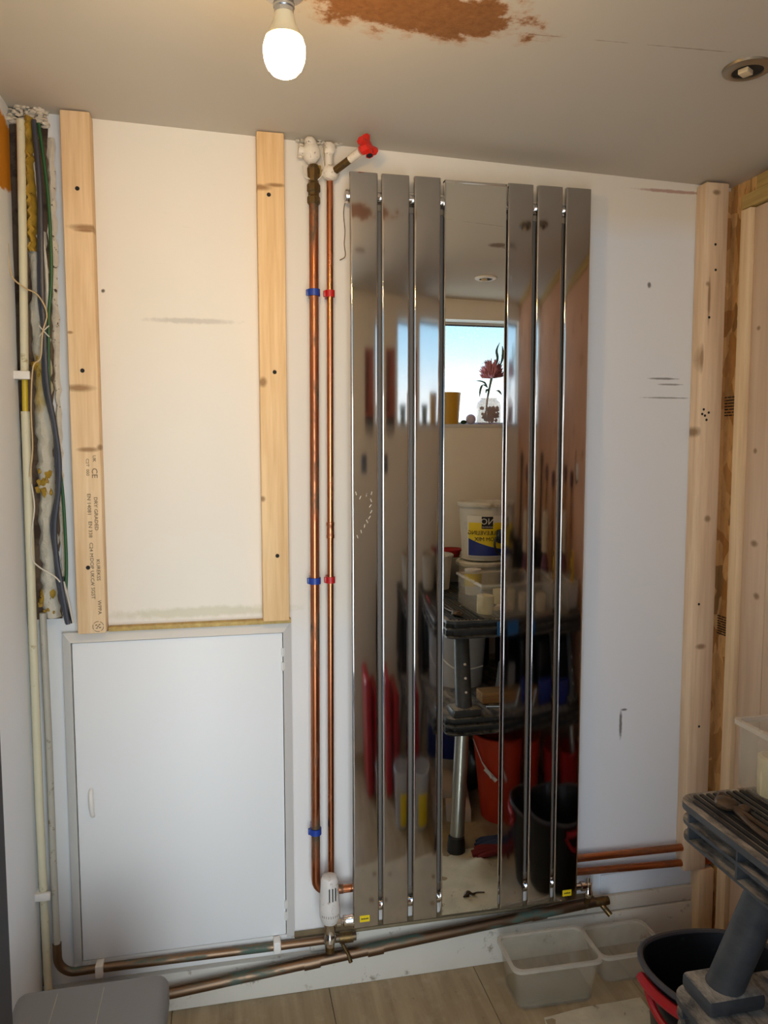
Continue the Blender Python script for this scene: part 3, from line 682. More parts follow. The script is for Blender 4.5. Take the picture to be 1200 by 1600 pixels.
td = thing('timber_stud', 'narrow pine stud fixed on the strand board beside the pale boards', 'timber', (1.0, -0.12, 0))
obj('stud', MB().box(0.985, XR, -0.140, -0.104, 0.03, 1.958, 0.002), 'timber_d', td)
te = thing('timber_board', 'wide pale spruce boarding standing against the right wall', 'timber', (1.0, -0.3, 0))
for i in range(4):
    y1_ = -0.1415-i*0.088
    obj('board', MB().box(0.997, XR-0.0005, y1_-0.0865, y1_, 0.012, 1.957, 0.003), 'board_pale', te)
tf = tag(obj('timber_header', MB().box(0.986, XR-0.0005, -0.49, -0.104, 1.960, 1.994, 0.002), 'timber_h', loc=(1.0, -0.3, 1.96)), 'short pine rail laid across the top of the pale boards', 'timber')
tag(obj('timber_beam', MB().box(0.998, XR-0.0045, -1.595, -0.140, 1.998, 2.033, 0.003), 'timber_h', loc=(1.0, -0.8, 2.0)), 'dull green-tinged beam along the top of the right wall', 'timber')
tag(obj('timber_post', MB().box(0.975, 1.02, -0.046, -0.004, 0.001, 0.204, 0.002), 'timber_d', loc=(1.0, -0.02, 0.0)), 'short yellowish stub post at the foot of the right stud', 'timber')
# ink stamp bars on the strand board
for (zc, y0_, y1_, nb) in ((1.478, -0.066, -0.006, 7), (0.885, -0.064, -0.008, 8)):
    mb = MB()
    for i in range(nb):
        z = zc-0.024+0.048*i/(nb-1)
        y = y0_
        while y < y1_:
            w = random.uniform(0.008, 0.028); mb.box(XR-0.0006, XR+0.0001, y, min(y+w, y1_), z-0.0016, z+0.0016); y += w+random.uniform(0.001, 0.004)
    o = obj('ink_stamp', mb, 'ink', bpy.data.objects['wall_right'])

# ================================================================== copper risers
pa = thing('copper_riser', 'left weathered copper riser with blue clips, up to the brass fitting', 'pipe', (-0.08, -0.04, 0.27))
X1 = lambda z: -0.0785-0.0095*(1.98-z)/1.7
obj('pipe_run', MB().tube([(X1(1.93), -0.04, 1.93), (X1(1.5), -0.04, 1.5), (X1(1.0), -0.04, 1.0), (X1(0.6), -0.04, 0.6), (X1(.31), -0.04, .31)]+[(X1(.3)+0.03*(1-math.cos(t)), -0.04, 0.305-0.03*math.sin(t)) for t in [PI/2*i/6 for i in range(1, 7)]]+[(-0.02, -0.042, 0.274)], 0.0108, 18), 'copper_old', pa)
br = MB()
br.lathe([(0.0125, 0), (0.0150, 0.004), (0.0150, 0.016), (0.0125, 0.02), (0.0125, 0.026), (0.0155, 0.030), (0.0155, 0.044), (0.0125, 0.048), (0.0110, 0.052), (0.0135, 0.062), (0.0145, 0.080), (0.0110, 0.088), (0.0, 0.088)], (X1(1.95), -0.04, 1.925), (0, 0, 1), 8)
obj('brass_fitting', br, 'brass', pa, ang=24)
obj('reducer_stub', MB().tube([(0.006, -0.042, 0.274), (0.0135, -0.042, 0.274)], 0.0125, 14).tube([(-0.03, -0.042, 0.274), (0.008, -0.042, 0.274)], 0.0100, 14), 'copper', pa)
pv = thing('painted_valve', 'flaking cream painted valve body over the left copper riser at the ceiling', 'valve', (-0.085, -0.03, 2.01))
mb = MB().ball((-0.083, -0.036, 2.042), 0.021, 3, (1, 0.9, 1.25), 0.06).tube([(-0.112, -0.036, 2.045), (-0.083, -0.036, 2.040)], 0.011, 12).tube([(-0.108, -0.03, 2.03), (-0.105, -0.03, 2.06)], 0.006, 8).ball((-0.085, -0.04, 2.063), 0.014, 2, (1, 1, 1), 0.1)
obj('valve_body', mb, 'cream_paint', pv)
obj('loop_wire', MB().tube([(-0.066, -0.04, 2.05), (-0.056, -0.045, 2.02), (-0.060, -0.045, 1.99), (-0.073, -0.045, 1.978), (-0.088, -0.045, 1.980), (-0.101, -0.044, 1.990), (-0.103, -0.04, 2.01)], 0.0016, 6, True, 4), 'cable_white', pv)
o = obj('yellow_tag', MB().box(-0.0695, -0.0600, -0.030, -0.026, 1.990, 2.018, 0.002), 'foam', pv); o['label'] = 'small yellow tag'
pb = thing('copper_riser', 'right bright copper riser with red clips, under the red handled valve', 'pipe', (-0.045, -0.035, 0.27))
X2 = lambda z: -0.0405-0.0085*(1.98-z)/1.66
obj('pipe_run', MB().tube([(X2(1.985), -0.035, 1.985), (X2(1.5), -0.035, 1.5), (X2(1.0), -0.035, 1.0), (X2(.2), -0.035, .2)], 0.0078, 16), 'copper', pb)
obj('coupling', MB().lathe([(0.0078, -0.020), (0.0098, -0.019), (0.0098, -0.012), (0.0090, -0.010), (0.0090, 0.010), (0.0098, 0.012), (0.0098, 0.019), (0.0078, 0.020)], (X2(1.17), -0.035, 1.172), (0, 0, 1), 16), 'copper', pb)
rv = thing('stop_valve', 'stop valve with red cross handle on a slanted stem under the ceiling', 'valve', (-0.045, -0.04, 2.0))
obj('valve_body', MB().ball((-0.040, -0.042, 1.998), 0.0175, 3, (1.15, 1, 1), 0.08).tube([(-0.043, -0.036, 2.01), (-0.043, -0.036, 2.065)], 0.0100, 12).ball((-0.042, -0.036, 2.052), 0.014, 2, (1, 1, 1.2), 0.12), 'cream_paint', rv)
a_, b_ = Vector((-0.030, -0.055, 2.000)), Vector((0.026, -0.115, 2.030))
obj('stem', MB().tube([a_, a_.lerp(b_, 0.5)], 0.0085, 12), 'brass', rv)
obj('stem_collar', MB().tube([a_.lerp(b_, 0.5), a_.lerp(b_, 0.86)], 0.0090, 12), 'cream_paint', rv)
hd = MB()
ax = (b_-a_).normalized(); q = Vector((0, 0, 1)).rotation_difference(ax); cc = b_+ax*0.010
hd.lathe([(0.0, -0.018), (0.011, -0.018), (0.013, -0.006), (0.010, 0.006), (0.0, 0.008)], cc, ax, 12)
for k in range(4):
    d = q @ Vector((math.cos(k*PI/2+0.55), math.sin(k*PI/2+0.55), 0))
    hd.tube([cc-ax*0.003, cc+d*0.014, cc+d*0.026], [0.0085, 0.0074, 0.0096], 6)
hd.lathe([(0.0, -0.012), (0.0165, -0.010), (0.0165, 0.004), (0.0, 0.008)], cc, ax, 8)
obj('cross_handle', hd, 'red_paint', rv, ang=28)
for k in range(2):
    d = q @ Vector((math.cos((k*2+1)*PI/2+0.55), math.sin((k*2+1)*PI/2+0.55), 0))
    obj('handle_tip', MB().tube([cc+d*0.0245, cc+d*0.0262], 0.0070, 8), 'black_rubber', rv)
def pclip(x, y, z, r, mat, label):
    t = thing('pipe_clip', label, 'clip', (x, y, z))
    mb = MB()
    for a in (0,):
        pts = [(x+(r+0.0022)*math.cos(t_), y+(r+0.0022)*math.sin(t_)) for t_ in [(-PI*1.02)+(2.04*PI)*i/20 for i in range(21)]]
        mb.lathe([(r+0.0004, -0.0075), (r+0.0036, -0.0075), (r+0.0036, 0.0075), (r+0.0004, 0.0075), (r+0.0004, -0.0075)], (x, y, z), (0, 0, 1), 20)
    mb.box(x-0.008, x+0.008, y+r, -0.0005, z-0.007, z+0.007, 0.001).box(x-r-0.0075, x-r-0.0005, y-0.004, y+0.006, z-0.0068, z+0.0068, 0.001)
    obj('clip_ring', mb, mat, t)
for z, lab in ((1.727, 'upper'), (1.052, 'middle'), (0.430, 'lowest')):
    pclip(X1(z), -0.04, z, 0.0108, 'blue_plastic', f'{lab} blue clip on the left copper riser')
for z, lab in ((1.727, 'upper'), (1.052, 'lower')):
    pclip(X2(z), -0.035, z, 0.0078, 'red_plastic', f'{lab} red clip on the right copper riser')
# white-ish break out around the pipe heads
mb = MB()
for i in range(60): mb.ball((random.uniform(-0.112, -0.008), random.uniform(-0.02, -0.002), 2.078+random.uniform(-0.012, 0.006)), random.uniform(0.0015, 0.0045), 1, (1.4, 1, 0.8), jit=0.3)
struct('trim_9', mb, 'plaster_rough')
# thin wire on the wall left of the radiator
cable('loose_wire', 'short thin brown wire dangling on the wall left of the radiator top', [(0.010, -0.004, 1.948), (0.000, -0.008, 1.945), (-0.004, -0.006, 1.92), (-0.001, -0.006, 1.88), (-0.003, -0.006, 1.85), (-0.001, -0.007, 1.822), (-0.014, -0.006, 1.812)], 0.0010, 'brass', 'wire')

# ---- thermostatic valve ----
tv = thing('thermostatic_valve', 'white thermostatic radiator valve on chrome body at the radiator left foot', 'valve', (-0.059, -0.08, 0.155))
vx, vy = -0.0590, -0.080
obj('head', MB().lathe([(0.0, 0.336), (0.012, 0.3365), (0.0185, 0.333), (0.0215, 0.325), (0.0225, 0.300), (0.0245, 0.262), (0.0255, 0.256), (0.0255, 0.236), (0.022, 0.226), (0.019, 0.218), (0.0, 0.218)], (vx, vy, 0), (0, 0, 1), 32), 'grubby_plastic', tv)
for i in range(3):
    a = -PI/2-0.05+0.34*(i-0.3)
    c = Vector((vx+0.0232*math.cos(a), vy+0.0232*math.sin(a), 0.297))
    obj('slot', MB().box(c.x-0.0013, c.x+0.0013, c.y-0.001, c.y+0.001, 0.281, 0.313), 'dark', tv)
nm = MB()
for i in range(9):
    a = -PI/2-0.9+0.22*i
    nm.box(vx+0.0256*math.cos(a)-0.0006, vx+0.0256*math.cos(a)+0.0006, vy+0.0256*math.sin(a)-0.0006, vy+0.0256*math.sin(a)+0.0006, 0.240, 0.2455)
obj('scale_marks', nm, 'stamp_ink', tv)
obj('body', MB().lathe([(0.0, 0.226), (0.0165, 0.226), (0.0165, 0.214), (0.0135, 0.210), (0.0135, 0.186), (0.0155, 0.182), (0.0155, 0.168), (0.0120, 0.164), (0.0105, 0.155), (0, 0.155)], (vx, vy, 0), (0, 0, 1), 14), 'chrome_edge', tv)
obj('union', MB().lathe([(0.0, 0.0), (0.010, 0.0), (0.010, 0.014), (0.0135, 0.016), (0.0135, 0.026), (0.0085, 0.028), (0.0085, 0.032), (0.0140, 0.034), (0.0140, 0.046), (0.0155, 0.052), (0.0155, 0.058), (0.0, 0.058)], (vx, vy+0.002, 0.214), (1, 0, 0), 12), 'chrome_edge', tv)
obj('copper_tail', MB().tube([(vx, vy, 0.158), (vx, vy+0.004, 0.14), (vx, vy+0.02, 0.130)], 0.0082, 14).lathe([(0.011, -0.008), (0.011, 0.008)], (vx, vy+0.002, 0.147), (0, 0, 1), 12).tube([(vx, vy+0.02, 0.130), (vx, -0.04, 0.140)], 0.0085, 12), 'brass', tv)
ls = thing('lockshield_valve', 'dull chrome lockshield valve at the radiator right foot', 'valve', (0.634, -0.06, 0.16))
obj('body', MB().lathe([(0.0, 0.235), (0.004, 0.235), (0.005, 0.222), (0.0095, 0.218), (0.0095, 0.200), (0.012, 0.196), (0.012, 0.184), (0.009, 0.180), (0, .180)], (0.634, -0.06, 0), (0, 0, 1), 12), 'chrome_edge', ls)
obj('union', MB().lathe([(0.0085, 0.0), (0.0085, 0.010), (0.0125, 0.012), (0.0125, 0.022), (0.0085, 0.024), (0.0085, 0.042)], (0.634, -0.060, 0.212), (-1, 0, 0), 12), 'chrome_edge', ls)
obj('copper_tail', MB().tube([(0.634, -0.06, 0.182), (0.633, -0.058, 0.165), (0.632, -0.05, 0.150)], 0.0078, 12), 'brass', ls)
for (za, zb, r, lab) in ((0.272, 0.2665, 0.0100, 'upper copper pipe running right from behind the radiator'), (0.234, 0.2195, 0.0095, 'lower copper pipe running right from behind the radiator')):
    xa = 0.30 if za > .25 else 0.56
    t = tag(obj('copper_pipe', MB().tube([(xa, -0.03, za+0.003), (0.63, -0.03, za), (1.026, -0.03, zb)], r, 14), 'copper_h', loc=(0.8, -0.03, za)), lab, 'pipe')

# ================================================================== radiator
rd = thing('mirror_radiator', 'tall chrome radiator with six flat bars and a central mirror', 'radiator', (0.295, -0.06, 0.192))
Z0, Z1 = 0.192, 1.992
def bar(x0, x1, yf, th, sag, z0, z1, mat, name, er=0.0042, n=26):
    hw = (x1-x0)/2; cx = (x0+x1)/2; prof = []
    inner = hw-er
    ne = 7
    for i in range(ne):       # left rounded edge, from back to front
        a = PI-(PI/2)*i/ne
        prof.append((cx-inner+er*math.cos(a), yf+sag+er-er*math.sin(a)))
    for i in range(n+1):
        u = -1+2*i/n
        prof.append((cx+inner*u, yf+sag*u*u))
    for i in range(1, ne+1):
        a = PI/2-(PI/2)*i/ne
        prof.append((cx+inner+er*math.cos(a), yf+sag+er-er*math.sin(a)))
    prof += [(cx+hw, yf+th-0.001), (cx+hw-0.001, yf+th), (cx-hw+0.001, yf+th), (cx-hw, yf+th-0.001)]
    return obj(name, MB().prism(prof, z0, z1, 'xy'), mat, rd, True, ang=35)
BX = [(-0.001, 0.0640), (0.0725, 0.1385), (0.1495, 0.2135), None, (0.3785, 0.4435), (0.4535, 0.5185), (0.5265, 0.5925)]
for b in BX:
    if b: 
        o = bar(b[0], b[1], -0.0800, 0.012, 0.00052, Z0, Z1, 'chrome', 'bar')
o = obj('mirror_backing', MB().box(0.2225, 0.3720, -0.0800, -0.068, Z0+0.008, Z1-0.008, 0.002, 1), 'chrome', rd, smooth=False)
mf = obj('mirror', MB().box(0.2240, 0.3705, -0.0835, -0.0801, Z0+0.006, Z1-0.010), 'mirror', rd, smooth=False); mf['label'] = 'wide clear mirror glass between the chrome bars'
obj('mirror_frame', MB().box(0.2215, 0.2240, -0.0830, -0.067, Z0+0.004, Z1-0.004, 0.0008).box(0.3705, 0.3735, -0.0830, -0.067, Z0+0.004, Z1-0.004, 0.0008).box(0.2215, 0.3735, -0.083, -0.067, Z1-0.010, Z1-0.004, 0.0008), 'chrome_edge', rd)
for zc in (1.945, 0.232):
    obj('header_tube', MB().tube([(0.004, -0.054, zc), (0.588, -0.054, zc)], 0.0155, 18), 'chrome_edge', rd)
for zc in (1.945,):
    obj('plug', MB().lathe([(0.010, 0.0), (0.0145, 0.001), (0.0165, 0.008), (0.0150, 0.012), (0.0070, 0.014), (0.0, 0.014)], (0.004, -0.054, zc), (-1, 0, 0), 16), 'chrome_edge', rd)
for xc in (0.0682, 0.1440, 0.2175, 0.3762, 0.4485, 0.5225):
    obj('rear_bar', MB().box(xc-0.014, xc+0.014, -0.050, -0.038, 0.262, 1.918, 0.003, 2), 'rear_satin', rd, smooth=False)
for (xa, za, zd) in ((0.015, 0.2055, 0), (0.551, 0.2035, 0)):
    o = obj('yellow_sticker', MB().box(xa, xa+0.025, -0.0806, -0.0797, za, za+0.0165, 0.0002, 1), 'label_yellow', rd)
    mb = MB()
    for i in range(6): mb.box(xa+0.004+i*0.003, xa+0.0064+i*0.003, -0.0809, -0.0805, za+0.0065, za+0.0065+random.choice((0.0028, 0.0036)))
    obj('print', mb, 'ink', o)
# chip of peeled film on the first bar and paint smears
sm = MB()
for (x, z) in ((0.047, 1.262), (0.046, 1.245), (0.044, 1.232), (0.046, 1.218), (0.042, 1.205), (0.036, 1.196), (0.030, 1.185), (0.022, 1.172), (0.013, 1.160), (0.02, 1.252), (0.035, 1.258), (0.01, 1.262)):
    sm.box(x-0.0009, x+0.0009, -0.0803, -0.0795, z-0.004, z+0.004, rot=Matrix.Rotation(random.uniform(-.8, .8), 3, 'Y'))
o = obj('paint_smear', sm, 'plaster_rough', rd); o['label'] = 'pale scratchy paint splash'

# ================================================================== ceiling lights
lx, ly = -0.206, -0.80
lt = thing('pendant_bulb', 'lit warm white bulb hanging from the ceiling batten holder', 'lamp', (lx, ly, ceil_z(lx, ly)))
zc = ceil_z(lx, ly)
obj('ceiling_rose', MB().lathe([(0.0, -0.001), (0.040, -0.001), (0.040, -0.008), (0.030, -0.024), (0.020, -0.034), (0.0, -0.034)], (lx, ly, zc), (0, 0, 1), 28), 'lamp_metal', lt)
obj('lamp_holder', MB().lathe([(0.017, -0.03), (0.017, -0.088), (0.0195, -0.092), (0.0195, -0.108), (0.0255, -0.110), (0.0255, -0.118), (0.014, -0.120), (0.0, -0.120)], (lx, ly, zc), (0, 0, 1), 24), 'lamp_metal', lt)
zb = zc-0.118
obj('bulb_cap', MB().lathe([(0.0125, 0.0), (0.0125, -0.008), (0.0138, -0.010), (0.0138, -0.0150), (0.0125, -0.0165), (0.0125, -0.022)], (lx, ly, zb), (0, 0, 1), 24), 'lamp_metal', lt)
obj('bulb_shell', MB().lathe([(0.0118, -0.020), (0.0135, -0.026), (0.0160, -0.036), (0.0215, -0.0475), (0.0245, -0.053), (0.0240, -0.0535), (0.0, -0.0535)], (lx, ly, zb), (0, 0, 1), 32), 'lamp_shell', lt)
gb = obj('bulb_globe', MB().lathe([(0.0243, -0.0540), (0.0266, -0.061), (0.0273, -0.069), (0.0262, -0.079), (0.0226, -0.0885), (0.0165, -0.0955), (0.0087, -0.0995), (0.0, -0.101)], (lx, ly, zb), (0, 0, 1), 32), 'glow', lt)
gb['label'] = 'glowing frosted half of the bulb'
def downlight(x, y, label, ringm='dl_ring_shaded'):
    z = ceil_z(x, y); t = thing('downlight', label, 'lamp', (x, y, z))
    obj('ring', MB().lathe([(0.0265, -0.001), (0.027, -0.007), (0.034, -0.0075), (0.042, -0.004), (0.043, 0.0005)], (x, y, z), (0, 0, 1), 32), ringm, t)
    obj('recess', MB().lathe([(0.0265, -0.0045), (0.0245, -0.0042), (0.0, -0.0040)], (x, y, z), (0, 0, 1), 24), 'dark', t)
    obj('connector', MB().box(x-0.016, x+0.006, y-0.010, y+0.008, z-0.0125, z-0.004, 0.001, rot=Matrix.Rotation(0.5, 3, 'Z')), 'lamp_shell', t)
downlight(0.642, -0.572, 'lampless ceiling downlight ring with loose connector above the radiator right side')
downlight(0.722, -1.215, 'downlight ring further back, seen reflected in the central mirror', 'dl_ring_lit')

# ================================================================== floor things in front
# grey padded stool at the lower left, near the camera
sz = 0.40
sc0, sc1, sy0, sy1 = -0.672, -0.408, -0.98, -0.435
stl = thing('padded_stool', 'dark grey padded stool with pale seams at the lower left', 'stool', ((sc0+sc1)/2, -0.7, 0))
obj('cushion', MB().box(sc0, sc1, sy0, sy1, sz-0.075, sz, 0.022, 5), 'stool', stl)
obj('carcass', MB().box(sc0+0.008, sc1-0.008, sy0+0.008, sy1-0.008, 0.012, sz-0.076, 0.006), 'stool', stl)
for xs in (-0.598, -0.520): obj('seam', MB().tube([(xs, sy1-0.004, sz-0.012), (xs, sy1-0.03, sz+0.0003), (xs, sy0+0.03, sz+0.0003)], 0.0009, 6), 'seam', stl)
for ax_ in (sc0+0.03, sc1-0.03):
    for ay in (sy0+0.03, sy1-0.03): obj('foot', MB().lathe([(0.012, 0), (0.014, 0.012)], (ax_, ay, 0), (0, 0, 1), 12).lathe([(0, 0), (0.012, 0)], (ax_, ay, 0)), 'black_rubber', stl)

def tub(name, label, x0, x1, y0, y1, z0, h, taper=0.015, th=0.0022, rim=0.007, rot=0.0, mat='tub_clear', water=0.0, group=None, cr_=0.022):
    cx, cy = (x0+x1)/2, (y0+y1)/2
    t = thing(name, label, 'box', (cx, cy, z0))
    if group: t['group'] = group
    def ring(mb, d, z, r=cr_, n=5):
        hx, hy = (x1-x0)/2-d, (y1-y0)/2-d; vs = []
        for (sx_, sy_, a0) in ((1, 1, 0), (-1, 1, PI/2), (-1, -1, PI), (1, -1, 3*PI/2)):
            for i in range(n+1):
                a = a0+PI/2*i/n
                p = Vector((sx_*(hx-r)+r*math.cos(a), sy_*(hy-r)+r*math.sin(a), 0)); p = Matrix.Rotation(rot, 3, 'Z') @ p
                vs.append(mb.b.verts.new((cx+p.x, cy+p.y, z)))
        return vs
    def bridge(mb, a, b):
        n = len(a)
        for i in range(n): mb.b.faces.new((a[i], a[(i+1) % n], b[(i+1) % n], b[i]))
    mb = MB(); a = ring(mb, taper+0.003, z0+0.001); b = ring(mb, taper, z0+0.005); c = ring(mb, 0.002, z0+h-0.006); d = ring(mb, 0.002+th, z0+h-0.006); e = ring(mb, taper+th, z0+0.005+th)
    mb.b.faces.new(a[::-1]); bridge(mb, a, b); bridge(mb, b, c); bridge(mb, c, d); bridge(mb, d, e); mb.b.faces.new(e)
    obj('tub_wall', mb, mat, t)
    mb = MB(); a = ring(mb, -rim*0.5, z0+h-0.008); b = ring(mb, -rim*0.5, z0+h); c = ring(mb, 0.004, z0+h); d = ring(mb, 0.004, z0+h-0.008)
    bridge(mb, a, b); bridge(mb, b, c); bridge(mb, c, d); bridge(mb, d, a)
    obj('rim', mb, 'tub_rim', t)
    if water:
        mb = MB(); a = ring(mb, taper+th+0.001, z0+0.006+th); b = ring(mb, taper+th-0.001, z0+water); mb.b.faces.new(a[::-1]); bridge(mb, a, b); mb.b.faces.new(b)
        o = obj('dirty_water', mb, 'water', t)
    return t
tub('plastic_tub', 'clear plastic tub with murky water on the floor under the radiator', 0.372, 0.600, -0.213, -0.075, 0.001, 0.115, rot=-0.02, water=0.02)
tub('plastic_tub', 'second, emptier clear plastic tub behind, against the right skirting', 0.622, 0.800, -0.170, -0.045, 0.001, 0.085, rot=0.0)
# dust sheet on the floor in front
mb = MB(); nx, ny = 46, 34; g = []
for j in range(ny+1):
    row = []
    for i in range(nx+1):
        u, w = i/nx, j/ny
        x = -0.10+0.80*u; y = -0.70+((0.40 if u < 0.655 else 0.462)+0.02*u)*w+0.006*math.sin(u*9)*(w > 0.9)+0.02*math.sin(u*4+1)*(w < 0.1)
        z = 0.0022+0.0012*(math.sin(x*31+y*12)+math.sin(x*13-y*42+1.3))
        ex = math.exp(-((x-0.50)**2/0.0020+(y+0.585)**2/0.0022)); z += 0.034*ex
        row.append(mb.b.verts.new((x, y, z)))
    g.append(row)
for a, b in zip(g, g[1:]):
    for i in range(nx): mb.b.faces.new((a[i], a[i+1], b[i+1], b[i]))
bmesh.ops.solidify(mb.b, geom=mb.b.faces[:], thickness=0.0012)
tag(obj('dust_sheet', mb, 'sheet', loc=(0.3, -0.45, 0.002)), 'creased cream dust sheet with splashes on the floor before the radiator', 'sheet')
mb = MB()
mb.tube([(0.40, -0.445, 0.006), (0.415, -0.455, 0.014), (0.43, -0.45, 0.008), (0.445, -0.46, 0.006), (0.47, -0.455, 0.006)], [0.003, 0.005, 0.004, 0.002, 0.002], 7, True, 3)
mb.ball((0.41, -0.45, 0.010), 0.008, 1, jit=0.3)
tag(obj('pipe_offcut', mb, 'brown_tools', loc=(0.43, -0.45, 0.004)), 'small crumpled brown scrap lying on the dust sheet', 'scrap')

def bucket(name, label, c, r0, r1, z0, h, mat, rimmat=None, seg=32, cat='bucket', lid=False, th=0.003, content=None, sq=None):
    t = thing(name, label, cat, (c[0], c[1], z0))
    prof = [(0, 0.001), (r0, 0.001), (r0+(r1-r0)*0.5, h*0.5), (r1, h-0.002), (r1-th, h-0.002), (r0-th, 0.005), (0, 0.005)]
    obj('bucket_wall', MB().lathe(prof, (c[0], c[1], z0), (0, 0, 1), seg, sq), mat, t)
    obj('rim', MB().lathe([(r1-th, h-0.006), (r1+0.005, h-0.008), (r1+0.006, h-0.002), (r1+0.002, h+0.001), (r1-th, h)], (c[0], c[1], z0), (0, 0, 1), seg, sq), rimmat or mat, t)
    if lid: obj('lid', MB().lathe([(r1+0.008, -0.012), (r1+0.009, 0.0), (r1+0.004, 0.006), (r1-0.006, 0.006), (r1-0.010, 0.002), (0, 0.002)], (c[0], c[1], z0+h), (0, 0, 1), seg), rimmat or mat, t)
    if content: obj('contents', MB().lathe([(r1*0.93, h*content[1]-0.006), (r1*0.6, h*content[1]+0.003), (0, h*content[1]+0.008)], (c[0], c[1], z0), (0, 0, 1), seg, sq), content[0], t)
    return t
# black flexible tub with red handles
fx, fy, fh = 0.712, -0.475, 0.258
ft = thing('flexible_tub', 'large black flexible tub with red handles in front of the work bench', 'tub', (fx, fy, 0.004))
def fring(k, z, r, dip=0.012): 
    return [(fx+r*math.cos(2*PI*i/40)*1.0, fy+r*math.sin(2*PI*i/40)*0.92, z+dip*math.cos(4*PI*i/40)) for i in range(40)]
mb = MB(); rings = []
for (r, z, dip) in ((0.100, 0.0065, 0), (0.108, 0.014, 0), (0.125, 0.10, 0.0), (0.136, 0.215, 0.003), (0.150, fh, 0.012), (0.146, fh+0.001, 0.012), (0.132, 0.215, 0.003), (0.104, 0.017, 0)):
    rings.append([mb.b.verts.new(p) for p in fring(0, z, r, dip)])
for a, b in zip(rings, rings[1:]):
    for i in range(40): mb.b.faces.new((a[i], a[(i+1) % 40], b[(i+1) % 40], b[i]))
mb.b.faces.new(rings[0][::-1]); mb.b.faces.new(rings[-1])
obj('tub_wall', mb, 'black_bin', ft)
ring = fring(0, fh+0.002, 0.152); obj('rim', MB().tube(ring+[ring[0], ring[1]], 0.0065, 8, False), 'grey_rim', ft)
for (a0, a1) in ((2.95, 4.15), (0.95, 1.75), (5.9, 6.6)):
    for k_, (dr_, dz_, rr) in enumerate(((0.0045, -0.024, 0.011), (0.0, -0.085, 0.008))):
        pts = []
        for i in range(13):
            a = a0+(a1-a0)*i/12; r = 0.152+dr_-(0.006 if k_ else 0); z = fh+dz_+0.012*math.cos(2*a)+(0.045*(1-math.sin(PI*i/12)) if k_ else 0)
            pts.append((fx+r*math.cos(a), fy+r*math.sin(a)*0.92, z))
        o = obj('handle', MB().tube(pts, rr, 8), 'red_tub', ft); o['label'] = 'red moulded handle'
# red tub part behind
bucket('round_tub', 'deep red round tub partly hidden behind the black tub under the bench', (0.915, -0.79), 0.066, 0.085, 0.0, 0.30, 'red_tub', th=0.004, cat='tub')
ob = bucket('builders_bucket', 'orange-red builders bucket standing under the bench', (0.715, -0.93), 0.088, 0.122, 0.0, 0.325, 'orange_tub', th=0.003)
obj('bail_handle', MB().tube([(0.590, -0.93, 0.30), (0.605, -0.875, 0.235), (0.630, -0.835, 0.19)], [0.002, 0.002, 0.007], 8).tube([(0.612, -0.86, 0.214), (0.645, -0.83, 0.178)], 0.0075, 10), 'white_plastic', ob)

# ================================================================== work bench (black plastic, two tier)
wb = thing('work_bench', 'black plastic two-tier work bench caked in plaster dust at the right', 'bench', (0.71, -1.12, 0))
bx0, bx1, by0, by1 = 0.432, 0.998, -1.50, -0.735
def rr(x0, x1, y0, y1, r, n=6):
    p = []
    for (cx, cy, a0) in ((x1-r, y1-r, 0), (x0+r, y1-r, PI/2), (x0+r, y0+r, PI), (x1-r, y0+r, 3*PI/2)):
        for i in range(n+1):
            a = a0+PI/2*i/n; p.append((cx+r*math.cos(a), cy+r*math.sin(a)))
    return p
def tray(zt, h, nm, ribs=True, sp=0.118):
    o = obj(nm, MB().prism(rr(bx0, bx1, by0, by1, 0.035), zt-0.011, zt, 'xy'), 'bench', wb, ang=30)
    obj('tray_core', MB().prism(rr(bx0+0.026, bx1-0.026, by0+0.026, by1-0.026, 0.015), zt-h+0.003, zt-0.011, 'xy'), 'bench', o, smooth=False)
    obj('middle_flange', MB().prism(rr(bx0+0.002, bx1-0.002, by0+0.002, by1-0.002, 0.033), zt-h*0.52-0.003, zt-h*0.52+0.003, 'xy'), 'bench', o, smooth=False)
    obj('lower_flange', MB().prism(rr(bx0+0.003, bx1-0.003, by0+0.003, by1-0.003, 0.033), zt-h, zt-h+0.005, 'xy'), 'bench', o, smooth=False)
    ys = []
    y = by1-0.038
    while y > by0+0.03: ys.append(y); y -= sp
    for y in ys:
        obj('web', MB().box(bx0+0.003, bx0+0.028, y-0.002, y+0.002, zt-h+0.004, zt-0.010), 'bench', o, smooth=False)
        obj('web', MB().box(bx1-0.028, bx1-0.003, y-0.002, y+0.002, zt-h+0.004, zt-0.010), 'bench', o, smooth=False)
    if ribs:
        mb = MB(); x = bx0+0.018
        while x < bx1-0.015:
            e_ = 0.030 if min(x-bx0, bx1-x) < 0.03 else 0.012; mb.box(x-0.0032, x+0.0032, by0+e_, by1-e_, zt-0.0005, zt+0.0032); x += 0.0125
        q = obj('grip_ribs', mb, 'bench_rib', o, smooth=False); q['kind'] = 'stuff'
    return o
TZ, LZ = 0.790, 0.452
tray(TZ, 0.062, 'top_tray')
tray(LZ, 0.060, 'lower_tray', False)
